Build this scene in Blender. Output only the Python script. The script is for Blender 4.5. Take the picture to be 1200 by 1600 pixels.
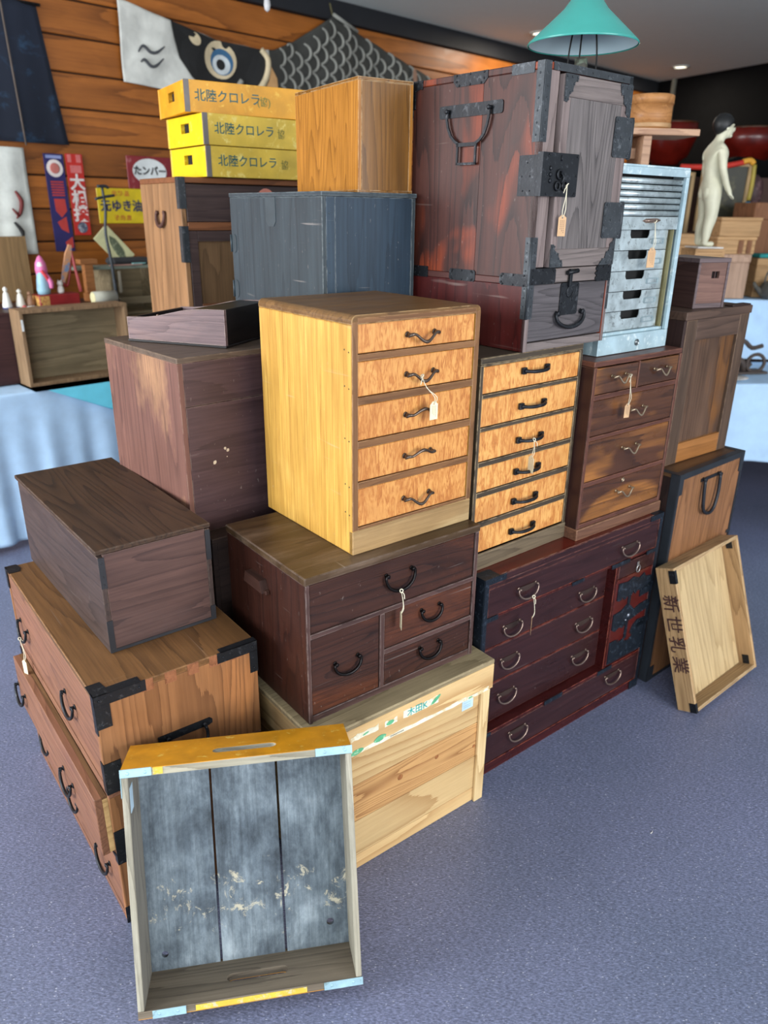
import bpy, bmesh, math, random
from mathutils import Vector, Matrix
random.seed(7)
for o in list(bpy.data.objects): bpy.data.objects.remove(o)
SC = bpy.context.scene
COL = SC.collection
rad = math.radians
PI = math.pi

# ------------------------------------------------------------------ camera
cam_d = bpy.data.cameras.new('camera'); cam = bpy.data.objects.new('camera', cam_d); COL.objects.link(cam)
cam_d.sensor_fit = 'VERTICAL'; cam_d.sensor_height = 36.0; cam_d.lens = 1173.0/1600*36
cam_d.clip_start = 0.05; cam_d.clip_end = 100
cam.matrix_world = Matrix.Translation((0, 0, 1.65)) @ Matrix.Rotation(rad(90)-0.38136, 4, 'X') @ Matrix.Rotation(0.01304, 4, 'Z')
cam_d.dof.use_dof = True; cam_d.dof.focus_distance = 1.9; cam_d.dof.aperture_fstop = 2.8
SC.camera = cam
# ------------------------------------------------------------------ world / lights
w = bpy.data.worlds.new('world'); SC.world = w; w.use_nodes = True
nt = w.node_tree; bg = nt.nodes['Background']
bg.inputs[0].default_value = (0.76, 0.88, 1.0, 1); bg.inputs[1].default_value = 0.74
def area(name, loc, target, sx, sy, power, col):
    d = bpy.data.lights.new(name, 'AREA'); d.shape = 'RECTANGLE'; d.size = sx; d.size_y = sy; d.energy = power; d.color = col
    o = bpy.data.objects.new(name, d); COL.objects.link(o); o.location = loc
    o.rotation_euler = (Vector(target)-Vector(loc)).to_track_quat('-Z', 'Y').to_euler(); return o
area('window_light_right', (3.7, -1.5, 1.95), (0.4, 2.0, 0.9), 2.6, 1.9, 150, (0.97, 0.98, 1.0))
area('window_light_left', (-4.4, 0.6, 1.9), (-0.5, 2.9, 0.9), 3.0, 1.8, 230, (0.93, 0.97, 1.0))
area('window_light_behind', (-0.6, -4.3, 2.0), (-0.5, 3.0, 0.7), 4.2, 1.7, 160, (0.92, 0.97, 1.0))
SC.view_settings.view_transform = 'Standard'; SC.view_settings.look = 'None'
SC.view_settings.gamma = 1.0; SC.view_settings.use_curve_mapping = False
SC.view_settings.exposure = 0.40

# ------------------------------------------------------------------ materials
def lin(c):
    if isinstance(c, str):
        c = [int(c[i:i+2], 16) for i in (0, 2, 4)]
    r = []
    for x in c[:3]:
        x = x/255.0
        r.append(x/12.92 if x <= 0.04045 else ((x+0.055)/1.055)**2.4)
    return (r[0], r[1], r[2], 1.0)
class NB:
    def __init__(s, name):
        s.m = bpy.data.materials.new(name); s.m.use_nodes = True; s.t = s.m.node_tree; s.b = s.t.nodes['Principled BSDF']
    def n(s, typ, **kw):
        nd = s.t.nodes.new('ShaderNode'+typ)
        for k, v in kw.items(): setattr(nd, k, v)
        return nd
    def l(s, a, b): s.t.links.new(a, b)
    def math(s, op, a, b=None, clamp=False):
        m = s.n('Math', operation=op); m.use_clamp = clamp
        for i, x in enumerate((a, b)):
            if x is None: continue
            if isinstance(x, (int, float)): m.inputs[i].default_value = x
            else: s.l(x, m.inputs[i])
        return m.outputs[0]
    def mix(s, f, a, b, mode='MIX'):
        m = s.n('MixRGB', blend_type=mode)
        for i, x in enumerate((f, a, b)):
            if isinstance(x, (int, float)): m.inputs[i].default_value = x
            elif isinstance(x, (tuple, list)): m.inputs[i].default_value = x
            else: s.l(x, m.inputs[i])
        return m.outputs[0]
    def ramp(s, f, stops, interp='LINEAR'):
        r = s.n('ValToRGB'); e = r.color_ramp.elements; r.color_ramp.interpolation = interp
        while len(e) < len(stops): e.new(0.5)
        for i, (p, c) in enumerate(stops):
            e[i].position = p; e[i].color = c if len(c) == 4 else (*c, 1)
        s.l(f, r.inputs[0]); return r.outputs[0]
    def noise(s, vec, scale, detail=3, dist=0.0, rough=0.55):
        n = s.n('TexNoise'); n.inputs['Scale'].default_value = scale; n.inputs['Detail'].default_value = detail
        n.inputs['Distortion'].default_value = dist; n.inputs['Roughness'].default_value = rough
        s.l(vec, n.inputs['Vector']); return n.outputs[0]
    def coord(s, rnd=True, scale=(1, 1, 1)):
        tc = s.n('TexCoord'); mp = s.n('Mapping'); mp.inputs['Scale'].default_value = scale
        if rnd:
            oi = s.n('ObjectInfo'); v = s.n('VectorMath', operation='SCALE')
            cb = s.n('CombineXYZ'); m1 = s.math('MULTIPLY', oi.outputs['Random'], 17.3); m2 = s.math('MULTIPLY', oi.outputs['Random'], 31.7)
            s.l(oi.outputs['Random'], cb.inputs[0]); s.l(m1, cb.inputs[1]); s.l(m2, cb.inputs[2])
            v.inputs['Scale'].default_value = 1.0; s.l(cb.outputs[0], v.inputs[0])
            a = s.n('VectorMath', operation='ADD'); s.l(tc.outputs['Object'], a.inputs[0]); s.l(v.outputs[0], a.inputs[1])
            s.l(a.outputs[0], mp.inputs[0])
        else:
            s.l(tc.outputs['Object'], mp.inputs[0])
        return mp.outputs[0]
def axs(axis, along, across):
    return tuple(along if a == axis else across for a in 'xyz')
MC = {}
def wood(name, dark, light, axis='z', ring=9.0, rough=0.5, fib=0.45, blot=0.35, bump=0.25, wear=None, wearw=0.004, spec=0.32,
         patch=None, patchamt=0.5, patchscale=3.5, scratch=0.0, ringscale=4.0, varv=0.12, tri=None):
    if name in MC: return MC[name]
    dark = tuple(x*.84 for x in dark); light = tuple(x*.955 for x in light)
    b = NB(name)
    v1 = b.coord(scale=axs(axis, 0.20, 2.1))
    n1 = b.noise(v1, ringscale, 1.2, 0.2)
    v2 = b.coord(scale=axs(axis, 4.0, 130.0))
    n2 = b.noise(v2, 1.0, 5, 0.1, 0.72)
    n2c = b.math('MULTIPLY', b.math('SUBTRACT', n2, 0.34), 3.0, True)
    fr = b.math('FRACT', b.math('ADD', b.math('MULTIPLY', n1, ring*2.6), b.math('MULTIPLY', n2, 0.35)))
    r = b.math('SUBTRACT', 1.0, b.math('POWER', fr, 3.0))
    v3 = b.coord(scale=axs(axis, 1.0, 2.6))
    n3 = b.noise(v3, 5.0, 3, 0.6)
    f = b.math('ADD', b.math('MULTIPLY', r, 1-fib), b.math('MULTIPLY', n2c, fib), True)
    col = b.mix(f, lin(dark), lin(light))
    if tri is not None:
        n5 = b.noise(b.coord(scale=axs(axis, .8, 2.2)), 3.0, 2, 0.8)
        k = b.math('MULTIPLY', b.math('SUBTRACT', n5, 0.5), 6, True)
        col = b.mix(k, col, b.mix(f, lin(dark), lin(tri)))
    if patch is not None:
        n4 = b.noise(b.coord(scale=axs(axis, .7, 1.6)), patchscale, 6, 0.5, 0.65)
        k = b.math('MULTIPLY', b.math('SUBTRACT', n4, 0.5), 5*patchamt, True)
        col = b.mix(b.math('MULTIPLY', k, b.math('ADD', n2c, 0.35, True)), col, lin(patch))
    dk = b.math('ADD', b.math('MULTIPLY', b.math('SUBTRACT', n3, 0.5), blot*2), 1.0)
    oi = b.n('ObjectInfo')
    dk = b.math('MULTIPLY', dk, b.math('ADD', b.math('MULTIPLY', oi.outputs['Random'], varv), 1-varv/2))
    hs = b.n('HueSaturation'); b.l(col, hs.inputs['Color']); b.l(dk, hs.inputs['Value']); col = hs.outputs[0]
    if scratch > 0:
        for k2, (sc, rt) in enumerate((((3, 160, 60), 0.5), ((140, 4, 60), -0.4))):
            mp = b.n('Mapping'); mp.inputs['Scale'].default_value = sc; mp.inputs['Rotation'].default_value = (rt, rt*.8, rt)
            b.l(b.coord(scale=(1, 1, 1)), mp.inputs[0])
            ns = b.noise(mp.outputs[0], 1.0, 2, 0.3)
            k3 = b.math('MULTIPLY', b.math('SUBTRACT', ns, 0.70), 9, True)
            col = b.mix(b.math('MULTIPLY', k3, scratch), col, lin((205, 190, 180)))
    if wear is not None:
        bv = b.n('Bevel'); bv.samples = 3; bv.inputs['Radius'].default_value = wearw
        g = b.n('NewGeometry'); dp = b.n('VectorMath', operation='DOT_PRODUCT')
        b.l(bv.outputs[0], dp.inputs[0]); b.l(g.outputs['Normal'], dp.inputs[1])
        e = b.math('MULTIPLY', b.math('SUBTRACT', 0.985, dp.outputs['Value']), 9, True)
        nn = b.noise(b.coord(), 38.0, 4, 0.2)
        e = b.math('MULTIPLY', e, b.math('MULTIPLY', b.math('SUBTRACT', nn, 0.36), 5, True))
        col = b.mix(e, col, lin(wear))
    b.l(col, b.b.inputs['Base Color'])
    rr = b.math('ADD', b.math('MULTIPLY', n3, 0.25), rough-0.12)
    b.l(rr, b.b.inputs['Roughness']); b.b.inputs['Specular IOR Level'].default_value = spec
    bm_ = b.n('Bump'); bm_.inputs['Strength'].default_value = bump; bm_.inputs['Distance'].default_value = 0.0012
    b.l(b.math('ADD', b.math('MULTIPLY', n2, 0.7), b.math('MULTIPLY', r, 0.4)), bm_.inputs['Height']); b.l(bm_.outputs[0], b.b.inputs['Normal'])
    MC[name] = b.m; return b.m
def burl(name, dark, mid, light, axis='x', scale=1.0, rough=0.38):
    if name in MC: return MC[name]
    b = NB(name)
    v = b.coord(scale=axs(axis, .8, 1.7)); n1 = b.noise(v, 6*scale, 3, 1.2)
    v2 = b.coord(scale=(1.2, 1, 1))
    mp = b.n('Mapping'); mp.inputs['Rotation'].default_value = (0, 0.55, 0); mp.inputs['Scale'].default_value = (1.6, 1, 0.35); b.l(v2, mp.inputs[0])
    n2 = b.noise(mp.outputs[0], 46*scale, 4, 0.9)
    r = b.math('PINGPONG', b.math('ADD', b.math('MULTIPLY', n1, 4), b.math('MULTIPLY', n2, 7)), 1.0)
    n3 = b.noise(b.coord(scale=(60, 60, 22)), 1.0, 4, .3, .7)
    f = b.math('ADD', b.math('MULTIPLY', r, .38), b.math('MULTIPLY', n3, .62))
    col = b.ramp(f, [(0.16, lin(dark)), (0.40, lin(mid)), (0.66, lin(light))])
    n4 = b.noise(b.coord(), 7, 2, .5)
    k = b.math('MULTIPLY', b.math('SUBTRACT', n4, .48), 3.5, True)
    col = b.mix(b.math('MULTIPLY', k, .55), col, b.mix(.5, lin(dark), lin(mid)))
    b.l(col, b.b.inputs['Base Color']); b.b.inputs['Roughness'].default_value = rough
    MC[name] = b.m; return b.m
def plain(name, c, rough=0.6, metal=0.0, spot=None, spotamt=0.5, sscale=30.0, bump=0.0, spec=0.5, mott=0.12, sheen=0):
    if name in MC: return MC[name]
    b = NB(name); v = b.coord()
    n1 = b.noise(v, sscale*.35, 4, .3)
    col = b.mix(1.0, lin(c), b.ramp(n1, [(0.3, (1-mott*2,)*3), (0.7, (1+mott*.6,)*3)]), 'MULTIPLY')
    if spot is not None:
        n2 = b.noise(v, sscale, 6, .4, .7)
        k = b.math('MULTIPLY', b.math('SUBTRACT', n2, 0.62-spotamt*.2), 10, True)
        col = b.mix(k, col, lin(spot))
    b.l(col, b.b.inputs['Base Color']); b.b.inputs['Roughness'].default_value = rough; b.b.inputs['Metallic'].default_value = metal
    b.b.inputs['Specular IOR Level'].default_value = spec
    if bump:
        bm_ = b.n('Bump'); bm_.inputs['Strength'].default_value = bump; bm_.inputs['Distance'].default_value = .002
        b.l(b.noise(v, sscale*2, 4), bm_.inputs['Height']); b.l(bm_.outputs[0], b.b.inputs['Normal'])
    MC[name] = b.m; return b.m

# ------------------------------------------------------------------ mesh helpers
def FR(s, z, o=0.0): return (s, -o, z)          # right-hand face of a chest (plane y = 0, outward -y)
def FL(s, z, o=0.0): return (-o, s, z)          # left-hand face (plane x = 0, outward -x)
def FT(h):
    return lambda s, t, o=0.0: (s, t, h+o)      # top face
class MB:
    def __init__(s): s.bm = bmesh.new(); s.plate = None
    def box(s, x0, y0, z0, x1, y1, z1, bev=0.0, rot=None, piv=None):
        vs = [s.bm.verts.new(p) for p in ((x0, y0, z0), (x1, y0, z0), (x1, y1, z0), (x0, y1, z0), (x0, y0, z1), (x1, y0, z1), (x1, y1, z1), (x0, y1, z1))]
        fs = [s.bm.faces.new([vs[i] for i in f]) for f in ((3, 2, 1, 0), (4, 5, 6, 7), (0, 1, 5, 4), (1, 2, 6, 5), (2, 3, 7, 6), (3, 0, 4, 7))]
        nv = vs
        if bev > 0:
            es = list({e for f in fs for e in f.edges})
            r = bmesh.ops.bevel(s.bm, geom=es+vs, offset=bev, segments=1, affect='EDGES', profile=0.5)
            nv = list({v for f in r['faces'] for v in f.verts} | {v for v in vs if v.is_valid})
        if rot is not None:
            bmesh.ops.rotate(s.bm, verts=[v for v in nv if v.is_valid], cent=piv or (0, 0, 0), matrix=rot)
        return s
    def fbox(s, F, s0, s1, z0, z1, o0, o1, bev=0.0):
        a = F(s0, z0, o0); b = F(s1, z1, o1)
        return s.box(min(a[0], b[0]), min(a[1], b[1]), min(a[2], b[2]), max(a[0], b[0]), max(a[1], b[1]), max(a[2], b[2]), bev)
    def tube(s, pts, r, seg=8, closed=False, cap=True, sm=3):
        P = [Vector(p) for p in pts]; n = len(P)
        rs = r if isinstance(r, (list, tuple)) else [r]*n
        if sm > 1 and n > 2:
            Q = []; RR = []
            rng = n if closed else n-1
            for i in range(rng):
                p0 = P[(i-1) % n] if (closed or i > 0) else P[i]; p1 = P[i]; p2 = P[(i+1) % n]
                p3 = P[(i+2) % n] if (closed or i+2 < n) else p2
                for k in range(sm):
                    t = k/sm
                    Q.append(0.5*((2*p1)+(p2-p0)*t+(2*p0-5*p1+4*p2-p3)*t*t+(3*p1-p0-3*p2+p3)*t**3))
                    RR.append(rs[i]*(1-t)+rs[(i+1) % n]*t)
            if not closed: Q.append(P[-1]); RR.append(rs[-1])
            P, rs, n = Q, RR, len(Q)
        rings = []; up = None
        for i in range(n):
            a = P[(i-1) % n] if (closed or i > 0) else P[i]; b = P[(i+1) % n] if (closed or i < n-1) else P[i]
            d = (b-a).normalized() if (b-a).length > 1e-9 else Vector((0, 0, 1))
            if up is None: up = Vector((0, 0, 1)) if abs(d.z) < 0.9 else Vector((1, 0, 0))
            x = d.cross(up)
            if x.length < 1e-6: x = d.cross(Vector((0.3, 1, 0.2)))
            x.normalize(); y = x.cross(d).normalized(); up = y
            rings.append([s.bm.verts.new(P[i]+(x*math.cos(2*PI*k/seg)+y*math.sin(2*PI*k/seg))*rs[i]) for k in range(seg)])
        for i in range(n if closed else n-1):
            A = rings[i]; B = rings[(i+1) % n]
            for k in range(seg):
                f = s.bm.faces.new((A[k], A[(k+1) % seg], B[(k+1) % seg], B[k])); f.smooth = True
        if cap and not closed:
            s.bm.faces.new(rings[0]); s.bm.faces.new(rings[-1][::-1])
        return s
    def lathe(s, prof, c=(0, 0, 0), seg=24, M=None, smooth=True, close=False, caps=True):
        rings = []
        for r, z in prof:
            ring = []
            for k in range(seg):
                p = Vector((r*math.cos(2*PI*k/seg), r*math.sin(2*PI*k/seg), z))
                if M is not None: p = M @ p
                ring.append(s.bm.verts.new(p+Vector(c)))
            rings.append(ring)
        for i in range(len(prof)-1 + (1 if close else 0)):
            A = rings[i]; B = rings[(i+1) % len(rings)]
            for k in range(seg):
                f = s.bm.faces.new((A[k], A[(k+1) % seg], B[(k+1) % seg], B[k])); f.smooth = smooth
        if not close and caps:
            if prof[0][0] > 1e-6: s.bm.faces.new(rings[0][::-1])
            if prof[-1][0] > 1e-6: s.bm.faces.new(rings[-1])
        return s
    def stud(s, p, nrm, r=0.003, h=0.0018):
        q = Vector((0, 0, 1)).rotation_difference(Vector(nrm)).to_matrix()
        return s.lathe([(r, 0), (r*.8, h*.7), (r*.3, h)], p, 8, q)
    def fstud(s, F, a, b, o=0.0, r=0.003, h=0.0018):
        p0 = Vector(F(a, b, o)); nn = (Vector(F(a, b, o+1))-p0)
        return s.stud(p0, nn, r, h)
    def poly(s, F, pts, o0, o1):
        A = [s.bm.verts.new(F(a, b, o0)) for a, b in pts]; B = [s.bm.verts.new(F(a, b, o1)) for a, b in pts]
        n = len(pts)
        s.bm.faces.new(B); s.bm.faces.new(A[::-1])
        for i in range(n): s.bm.faces.new((A[i], A[(i+1) % n], B[(i+1) % n], B[i]))
        return s
    def add(s, me, M=None):
        old = set(s.bm.verts); s.bm.from_mesh(me)
        if M is not None:
            for v in s.bm.verts:
                if v not in old: v.co = M @ v.co
        return s
    def mesh(s, name):
        bmesh.ops.recalc_face_normals(s.bm, faces=s.bm.faces)
        me = bpy.data.meshes.new(name); s.bm.to_mesh(me); s.bm.free(); return me
def thing(name, label, cat, loc=(0, 0, 0), yaw=0.0, group=None, rot=None):
    o = bpy.data.objects.new(name, None); COL.objects.link(o); o.empty_display_size = .05
    o.location = loc; o.rotation_euler = rot if rot else (0, 0, rad(yaw))
    o['label'] = label; o['category'] = cat
    if group: o['group'] = group
    return o
def part(name, mb, mat, parent=None, label=None, stuff=False):
    me = mb.mesh(name) if isinstance(mb, MB) else mb
    o = bpy.data.objects.new(name, me); COL.objects.link(o)
    if mat is not None:
        me.materials.clear(); me.materials.append(mat)
    if parent is not None: o.parent = parent
    if label: o['label'] = label
    if stuff: o['kind'] = 'stuff'
    return o
def clusters(name, mb, mat, parent, gap=.0015, label=None):
    """links each separate fitting collected in one builder as a part of its own"""
    bm = mb.bm; bm.verts.index_update(); seen = {}; comps = []
    for v in bm.verts:
        if v in seen: continue
        st = [v]; seen[v] = len(comps); vs = []
        while st:
            x = st.pop(); vs.append(x)
            for e in x.link_edges:
                y = e.other_vert(x)
                if y not in seen: seen[y] = len(comps); st.append(y)
        comps.append(vs)
    bb = [[[min(v.co[i] for v in c)-gap for i in range(3)], [max(v.co[i] for v in c)+gap for i in range(3)]] for c in comps]
    par = list(range(len(comps)))
    def find(i):
        while par[i] != i: i = par[i]
        return i
    for i in range(len(comps)):
        for j in range(i):
            if all(bb[i][0][k] <= bb[j][1][k] and bb[j][0][k] <= bb[i][1][k] for k in range(3)): par[find(i)] = find(j)
    groups = {}
    for i in range(len(comps)): groups.setdefault(find(i), []).append(i)
    bmesh.ops.recalc_face_normals(bm, faces=bm.faces); out = []
    for g in groups.values():
        vs = {v for i in g for v in comps[i]}; idx = {v: k for k, v in enumerate(vs)}
        fs = [f for f in bm.faces if f.verts[0] in vs]
        me = bpy.data.meshes.new(name); me.from_pydata([v.co[:] for v in vs], [], [[idx[v] for v in f.verts] for f in fs])
        for p, f in zip(me.polygons, fs): p.use_smooth = f.smooth
        out.append(part(name, me, mat, parent, label))
    bm.free(); return out
def tag(o, label, cat, group=None, kind=None):
    o['label'] = label; o['category'] = cat
    if group: o['group'] = group
    if kind: o['kind'] = kind
    return o
def struct(name, mb, mat):
    o = part(name, mb, mat); o['kind'] = 'structure'; return o
def curve_mesh(splines, depth):
    c = bpy.data.curves.new('outline', 'CURVE'); c.dimensions = '2D'; c.fill_mode = 'BOTH'; c.extrude = depth/2
    for pts in splines:
        sp = c.splines.new('POLY'); sp.points.add(len(pts)-1)
        for i, (x, y) in enumerate(pts): sp.points[i].co = (x, y, 0, 1)
        sp.use_cyclic_u = True
    o = bpy.data.objects.new('outline', c); me = bpy.data.meshes.new_from_object(o)
    bpy.data.objects.remove(o); bpy.data.curves.remove(c); return me
def text_mesh(txt, size, depth=0.0006, bold=0.0, spacing=1.0):
    c = bpy.data.curves.new('lettering', 'FONT'); c.body = txt; c.size = size; c.extrude = depth/2; c.offset = bold
    c.align_x = 'CENTER'; c.align_y = 'CENTER'; c.resolution_u = 2; c.space_character = spacing
    o = bpy.data.objects.new('lettering', c); me = bpy.data.meshes.new_from_object(o)
    bpy.data.objects.remove(o); bpy.data.curves.remove(c); return me
def basis(o, xdir, ydir, zdir):
    m = Matrix.Identity(4)
    for i, v in enumerate((xdir, ydir, zdir)):
        for k in range(3): m[k][i] = v[k]
    for k in range(3): m[k][3] = o[k]
    return m
def rrect(x0, z0, x1, z1, r, n=4):
    pts = []
    for cx, cz, a0 in ((x1-r, z0+r, -90), (x1-r, z1-r, 0), (x0+r, z1-r, 90), (x0+r, z0+r, 180)):
        for k in range(n+1):
            a = rad(a0+90*k/n); pts.append((cx+r*math.cos(a), cz+r*math.sin(a)))
    return pts
def rectp(x0, z0, x1, z1): return [(x0, z0), (x1, z0), (x1, z1), (x0, z1)]
def sheet(nu, nv, fn, thick=0.0015):
    """thin cloth from a parametric surface"""
    mb = MB(); bm = mb.bm
    g = [[Vector(fn(i/nu, j/nv)) for j in range(nv+1)] for i in range(nu+1)]
    A = [[bm.verts.new(g[i][j]) for j in range(nv+1)] for i in range(nu+1)]
    for i in range(nu):
        for j in range(nv):
            f = bm.faces.new((A[i][j], A[i+1][j], A[i+1][j+1], A[i][j+1])); f.smooth = True
    bmesh.ops.recalc_face_normals(bm, faces=bm.faces)
    r = bmesh.ops.solidify(bm, geom=list(bm.faces), thickness=thick)
    for f in bm.faces: f.smooth = True
    return mb

# shared materials
IRON = plain('black_iron', (38, 40, 44), .45, .6, spot=(70, 72, 76), spotamt=.3, sscale=60, bump=.25)
IRON2 = plain('grey_iron', (66, 70, 74), .5, .55, spot=(100, 104, 108), spotamt=.3, sscale=70, bump=.35)
HAND = plain('dark_metal_handle', (34, 30, 30), .28, .8)
BRONZE = plain('brown_bronze', (104, 90, 80), .3, .8)
BRASS = plain('worn_brass', (190, 168, 140), .3, .85)
OLDB = plain('tarnished_bronze', (150, 128, 116), .3, .8)
PLATE = plain('backplate_bronze', (70, 54, 48), .5, .5)
STRING = plain('cotton_string', (238, 228, 200), .9)
CREAM = plain('cream_card', (240, 228, 190), .8)
KRAFT = plain('kraft_card', (205, 165, 125), .85)
INK = plain('pen_ink', (70, 60, 55), .8)
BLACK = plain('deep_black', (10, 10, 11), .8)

# ------------------------------------------------------------------ room
def floor_mat():
    b = NB('speckled_vinyl'); tc = b.n('TexCoord'); ob = tc.outputs['Object']
    base = b.ramp(b.noise(ob, 1.3, 3, .4), [(.3, lin((92, 98, 119))), (.7, lin((106, 110, 135)))])
    mp = b.n('Mapping'); mp.inputs['Rotation'].default_value = (0, 0, rad(35)); mp.inputs['Scale'].default_value = (110, 300, 100); b.l(ob, mp.inputs[0])
    n1 = b.noise(mp.outputs[0], 1.0, 5, .5, .7)
    col = b.mix(1.0, base, b.ramp(n1, [(.34, (.50,)*3), (.5, (1.0,)*3), (.68, (1.9, 1.88, 1.85))]), 'MULTIPLY')
    vo = b.n('TexVoronoi'); vo.inputs['Scale'].default_value = 70; mp2 = b.n('Mapping'); mp2.inputs['Scale'].default_value = (1, 1.8, 1)
    mp2.inputs['Rotation'].default_value = (0, 0, rad(35)); b.l(ob, mp2.inputs[0]); b.l(mp2.outputs[0], vo.inputs['Vector'])
    k = b.math('LESS_THAN', vo.outputs['Distance'], 0.17)
    k = b.math('MULTIPLY', k, b.math('GREATER_THAN', b.noise(ob, 60, 2), .53))
    col = b.mix(b.math('MULTIPLY', k, .55), col, lin((190, 192, 205)))
    b.l(col, b.b.inputs['Base Color'])
    b.l(b.math('ADD', b.math('MULTIPLY', b.noise(ob, 3, 4), .2), .33), b.b.inputs['Roughness'])
    bp = b.n('Bump'); bp.inputs['Strength'].default_value = .12; bp.inputs['Distance'].default_value = .001; b.l(n1, bp.inputs['Height']); b.l(bp.outputs[0], b.b.inputs['Normal'])
    return b.m
struct('floor', MB().box(-7, -5, -0.08, 9, 13, 0), floor_mat())
struct('ceiling', MB().box(-7, -5, 3.0, 9, 13, 3.1), plain('ceiling_paint', (218, 226, 224), .9, mott=.01))
WO = (-1.975, 4.6, 0.0); WY = 44.5
def wallframe(s, t, z=0):
    a = rad(WY); return (WO[0]+s*math.cos(a)+t*math.sin(a), WO[1]+s*math.sin(a)-t*math.cos(a), z)
wl = bpy.data.objects.new('wall_left', None); COL.objects.link(wl); wl.location = WO; wl.rotation_euler = (0, 0, rad(WY)); wl['kind'] = 'structure'
wbm = [wood('wall_board_wood', (120, 66, 24), (172, 102, 42), 'x', 5, .42, .4, .3, .15, varv=.45, ringscale=1.4)]
part('backing', MB().box(-4, 0.022, 0, 7.2, .12, 3.0), plain('wall_backing', (40, 22, 12), .8), wl)
zz = [.0, .03]
z = 2.872; k = 0
while z > 0.05:
    z0 = max(z-.1765, .0)
    part('board', MB().box(-4, 0, z0+.006, 7.2, .022, z-.003, .004), wbm[0], wl)
    z = z0; k += 1
part('dark_band', MB().box(-4, -.03, 2.875, 7.2, .03, 3.0, .003), plain('dark_band_colour', (24, 26, 32), .7), wl)  # near-black strip filling the gap between board tops and ceiling
# far wall: near-black
wb = MB(); wb.box(0, 0, 0, 7, .12, 3.0)
far = struct('wall_back', wb, plain('black_wall', (7, 7, 8), .9, spec=.1)); far.location = (2.93, 9.43, 0); far.rotation_euler = (0, 0, rad(-61.5))
def downlight(x, y, label):
    t = thing('ceiling_downlight', label, 'light', (x, y, 3.0), 0, 'recessed ceiling downlights')
    part('trim_ring', MB().lathe([(.062, -.012), (.085, -.012), (.088, 0), (.062, 0)], seg=28, close=True), plain('downlight_trim', (190, 188, 180), .5), t)
    b = NB('lamp_glow') if 'lamp_glow' not in MC else None
    if b:
        b.b.inputs['Emission Color'].default_value = (1, .93, .75, 1); b.b.inputs['Emission Strength'].default_value = 2.2; MC['lamp_glow'] = b.m
    part('lens', MB().lathe([(.061, -.004), (.061, -.001)], seg=28), MC['lamp_glow'], t)
    d = bpy.data.lights.new('downlight_lamp', 'AREA'); d.shape = 'DISK'; d.size = .11; d.energy = 14; d.color = (1, .9, .74)
    lo = bpy.data.objects.new('downlight_lamp', d); COL.objects.link(lo); lo.location = (x, y, 2.985)
downlight(1.21, 7.07, 'round downlight just left of the green lamp shade')
downlight(2.85, 8.47, 'round downlight in the ceiling right of the green lamp shade')

# ------------------------------------------------------------------ hardware
def wave_handle(F, cx, cz, wd, drop, o=0.0, r=0.0033):
    mb = MB(); h = wd/2; o1 = o+.016
    mb.tube([F(cx-h-.006, cz-.004, o+.010), F(cx-h, cz+.001, o1), F(cx-h*.72, cz+.0005, o1+.002), F(cx-h*.3, cz-drop*.75, o1+.005), F(cx, cz-drop, o1+.006),
             F(cx+h*.3, cz-drop*.75, o1+.005), F(cx+h*.72, cz+.0005, o1+.002), F(cx+h, cz+.001, o1), F(cx+h+.006, cz-.004, o+.010)],
            [r*.8, r*1.25, r, r*1.1, r*1.35, r*1.1, r, r*1.25, r*.8], 8)
    for sg in (-1, 1):
        mb.tube([F(cx+sg*h, cz, o), F(cx+sg*h, cz, o1)], [r*1.7, r*1.1], 8, sm=1)
        mb.fstud(F, cx+sg*h, cz, o, r*2.2, .002)
    return mb
def arch_pull(F, cx, cz, wd, o=0.0, r=.0052):
    mb = MB(); h = wd/2
    mb.tube([F(cx-h+.006, cz, o+.004), F(cx-h*.7, cz-.001, o+.016), F(cx-h*.3, cz-.002, o+.022), F(cx+h*.3, cz-.002, o+.022), F(cx+h*.7, cz-.001, o+.016), F(cx+h-.006, cz, o+.004)],
            [r*1.2, r*.85, r, r, r*.85, r*1.2], 8)
    for sg in (-1, 1):
        mb.poly(F, rrect(cx+sg*(h-.006)-.009, cz-.009, cx+sg*(h-.006)+.009, cz+.009, .003, 2), o, o+.006)
    return mb
def bail(F, cx, cz, wd, drop, o=0.0, r=.0035, plate=None, pinr=.006, curl=True):
    """drop handle: bail hanging from two pins"""
    mb = MB(); h = wd/2; pts = []
    if curl: pts += [(-.80*h, -.12*drop), (-.98*h, .03*drop)]
    else: pts += [(-.96*h, .02*drop)]
    for k in range(9):
        a = PI+PI*k/8; pts.append((h*1.04*math.cos(a), drop*(.12+.88*math.sin(a)) if False else -drop*.15+drop*.85*math.sin(a)))
    if curl: pts += [(.98*h, .03*drop), (.80*h, -.12*drop)]
    else: pts += [(.96*h, .02*drop)]
    n = len(pts)
    P = [F(cx+a, cz+b_, o+.007+.006*(-b_/drop if b_ < 0 else 0)) for a, b_ in pts]
    R = [r*(.75+.5*math.sin(PI*i/(n-1))) for i in range(n)]
    mb.tube(P, R, 8, sm=2)
    for sg in (-1, 1):
        mb.tube([F(cx+sg*h*.9, cz, o), F(cx+sg*h*.9, cz, o+.010)], [r*1.1, r*1.3], 8, sm=1)
        mb.fstud(F, cx+sg*h*.9, cz, o+.009, r*1.6, .003); mb.fstud(F, cx+sg*h*.9, cz, o, pinr, .002)
    if plate: mb.plate = (F, [(cx+h*.98*math.cos(rad(a_)), cz+plate*.30+plate*1.5*min(0, math.sin(rad(a_)))) for a_ in range(180, 361, 20)], o, o+.0015)
    return mb
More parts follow.
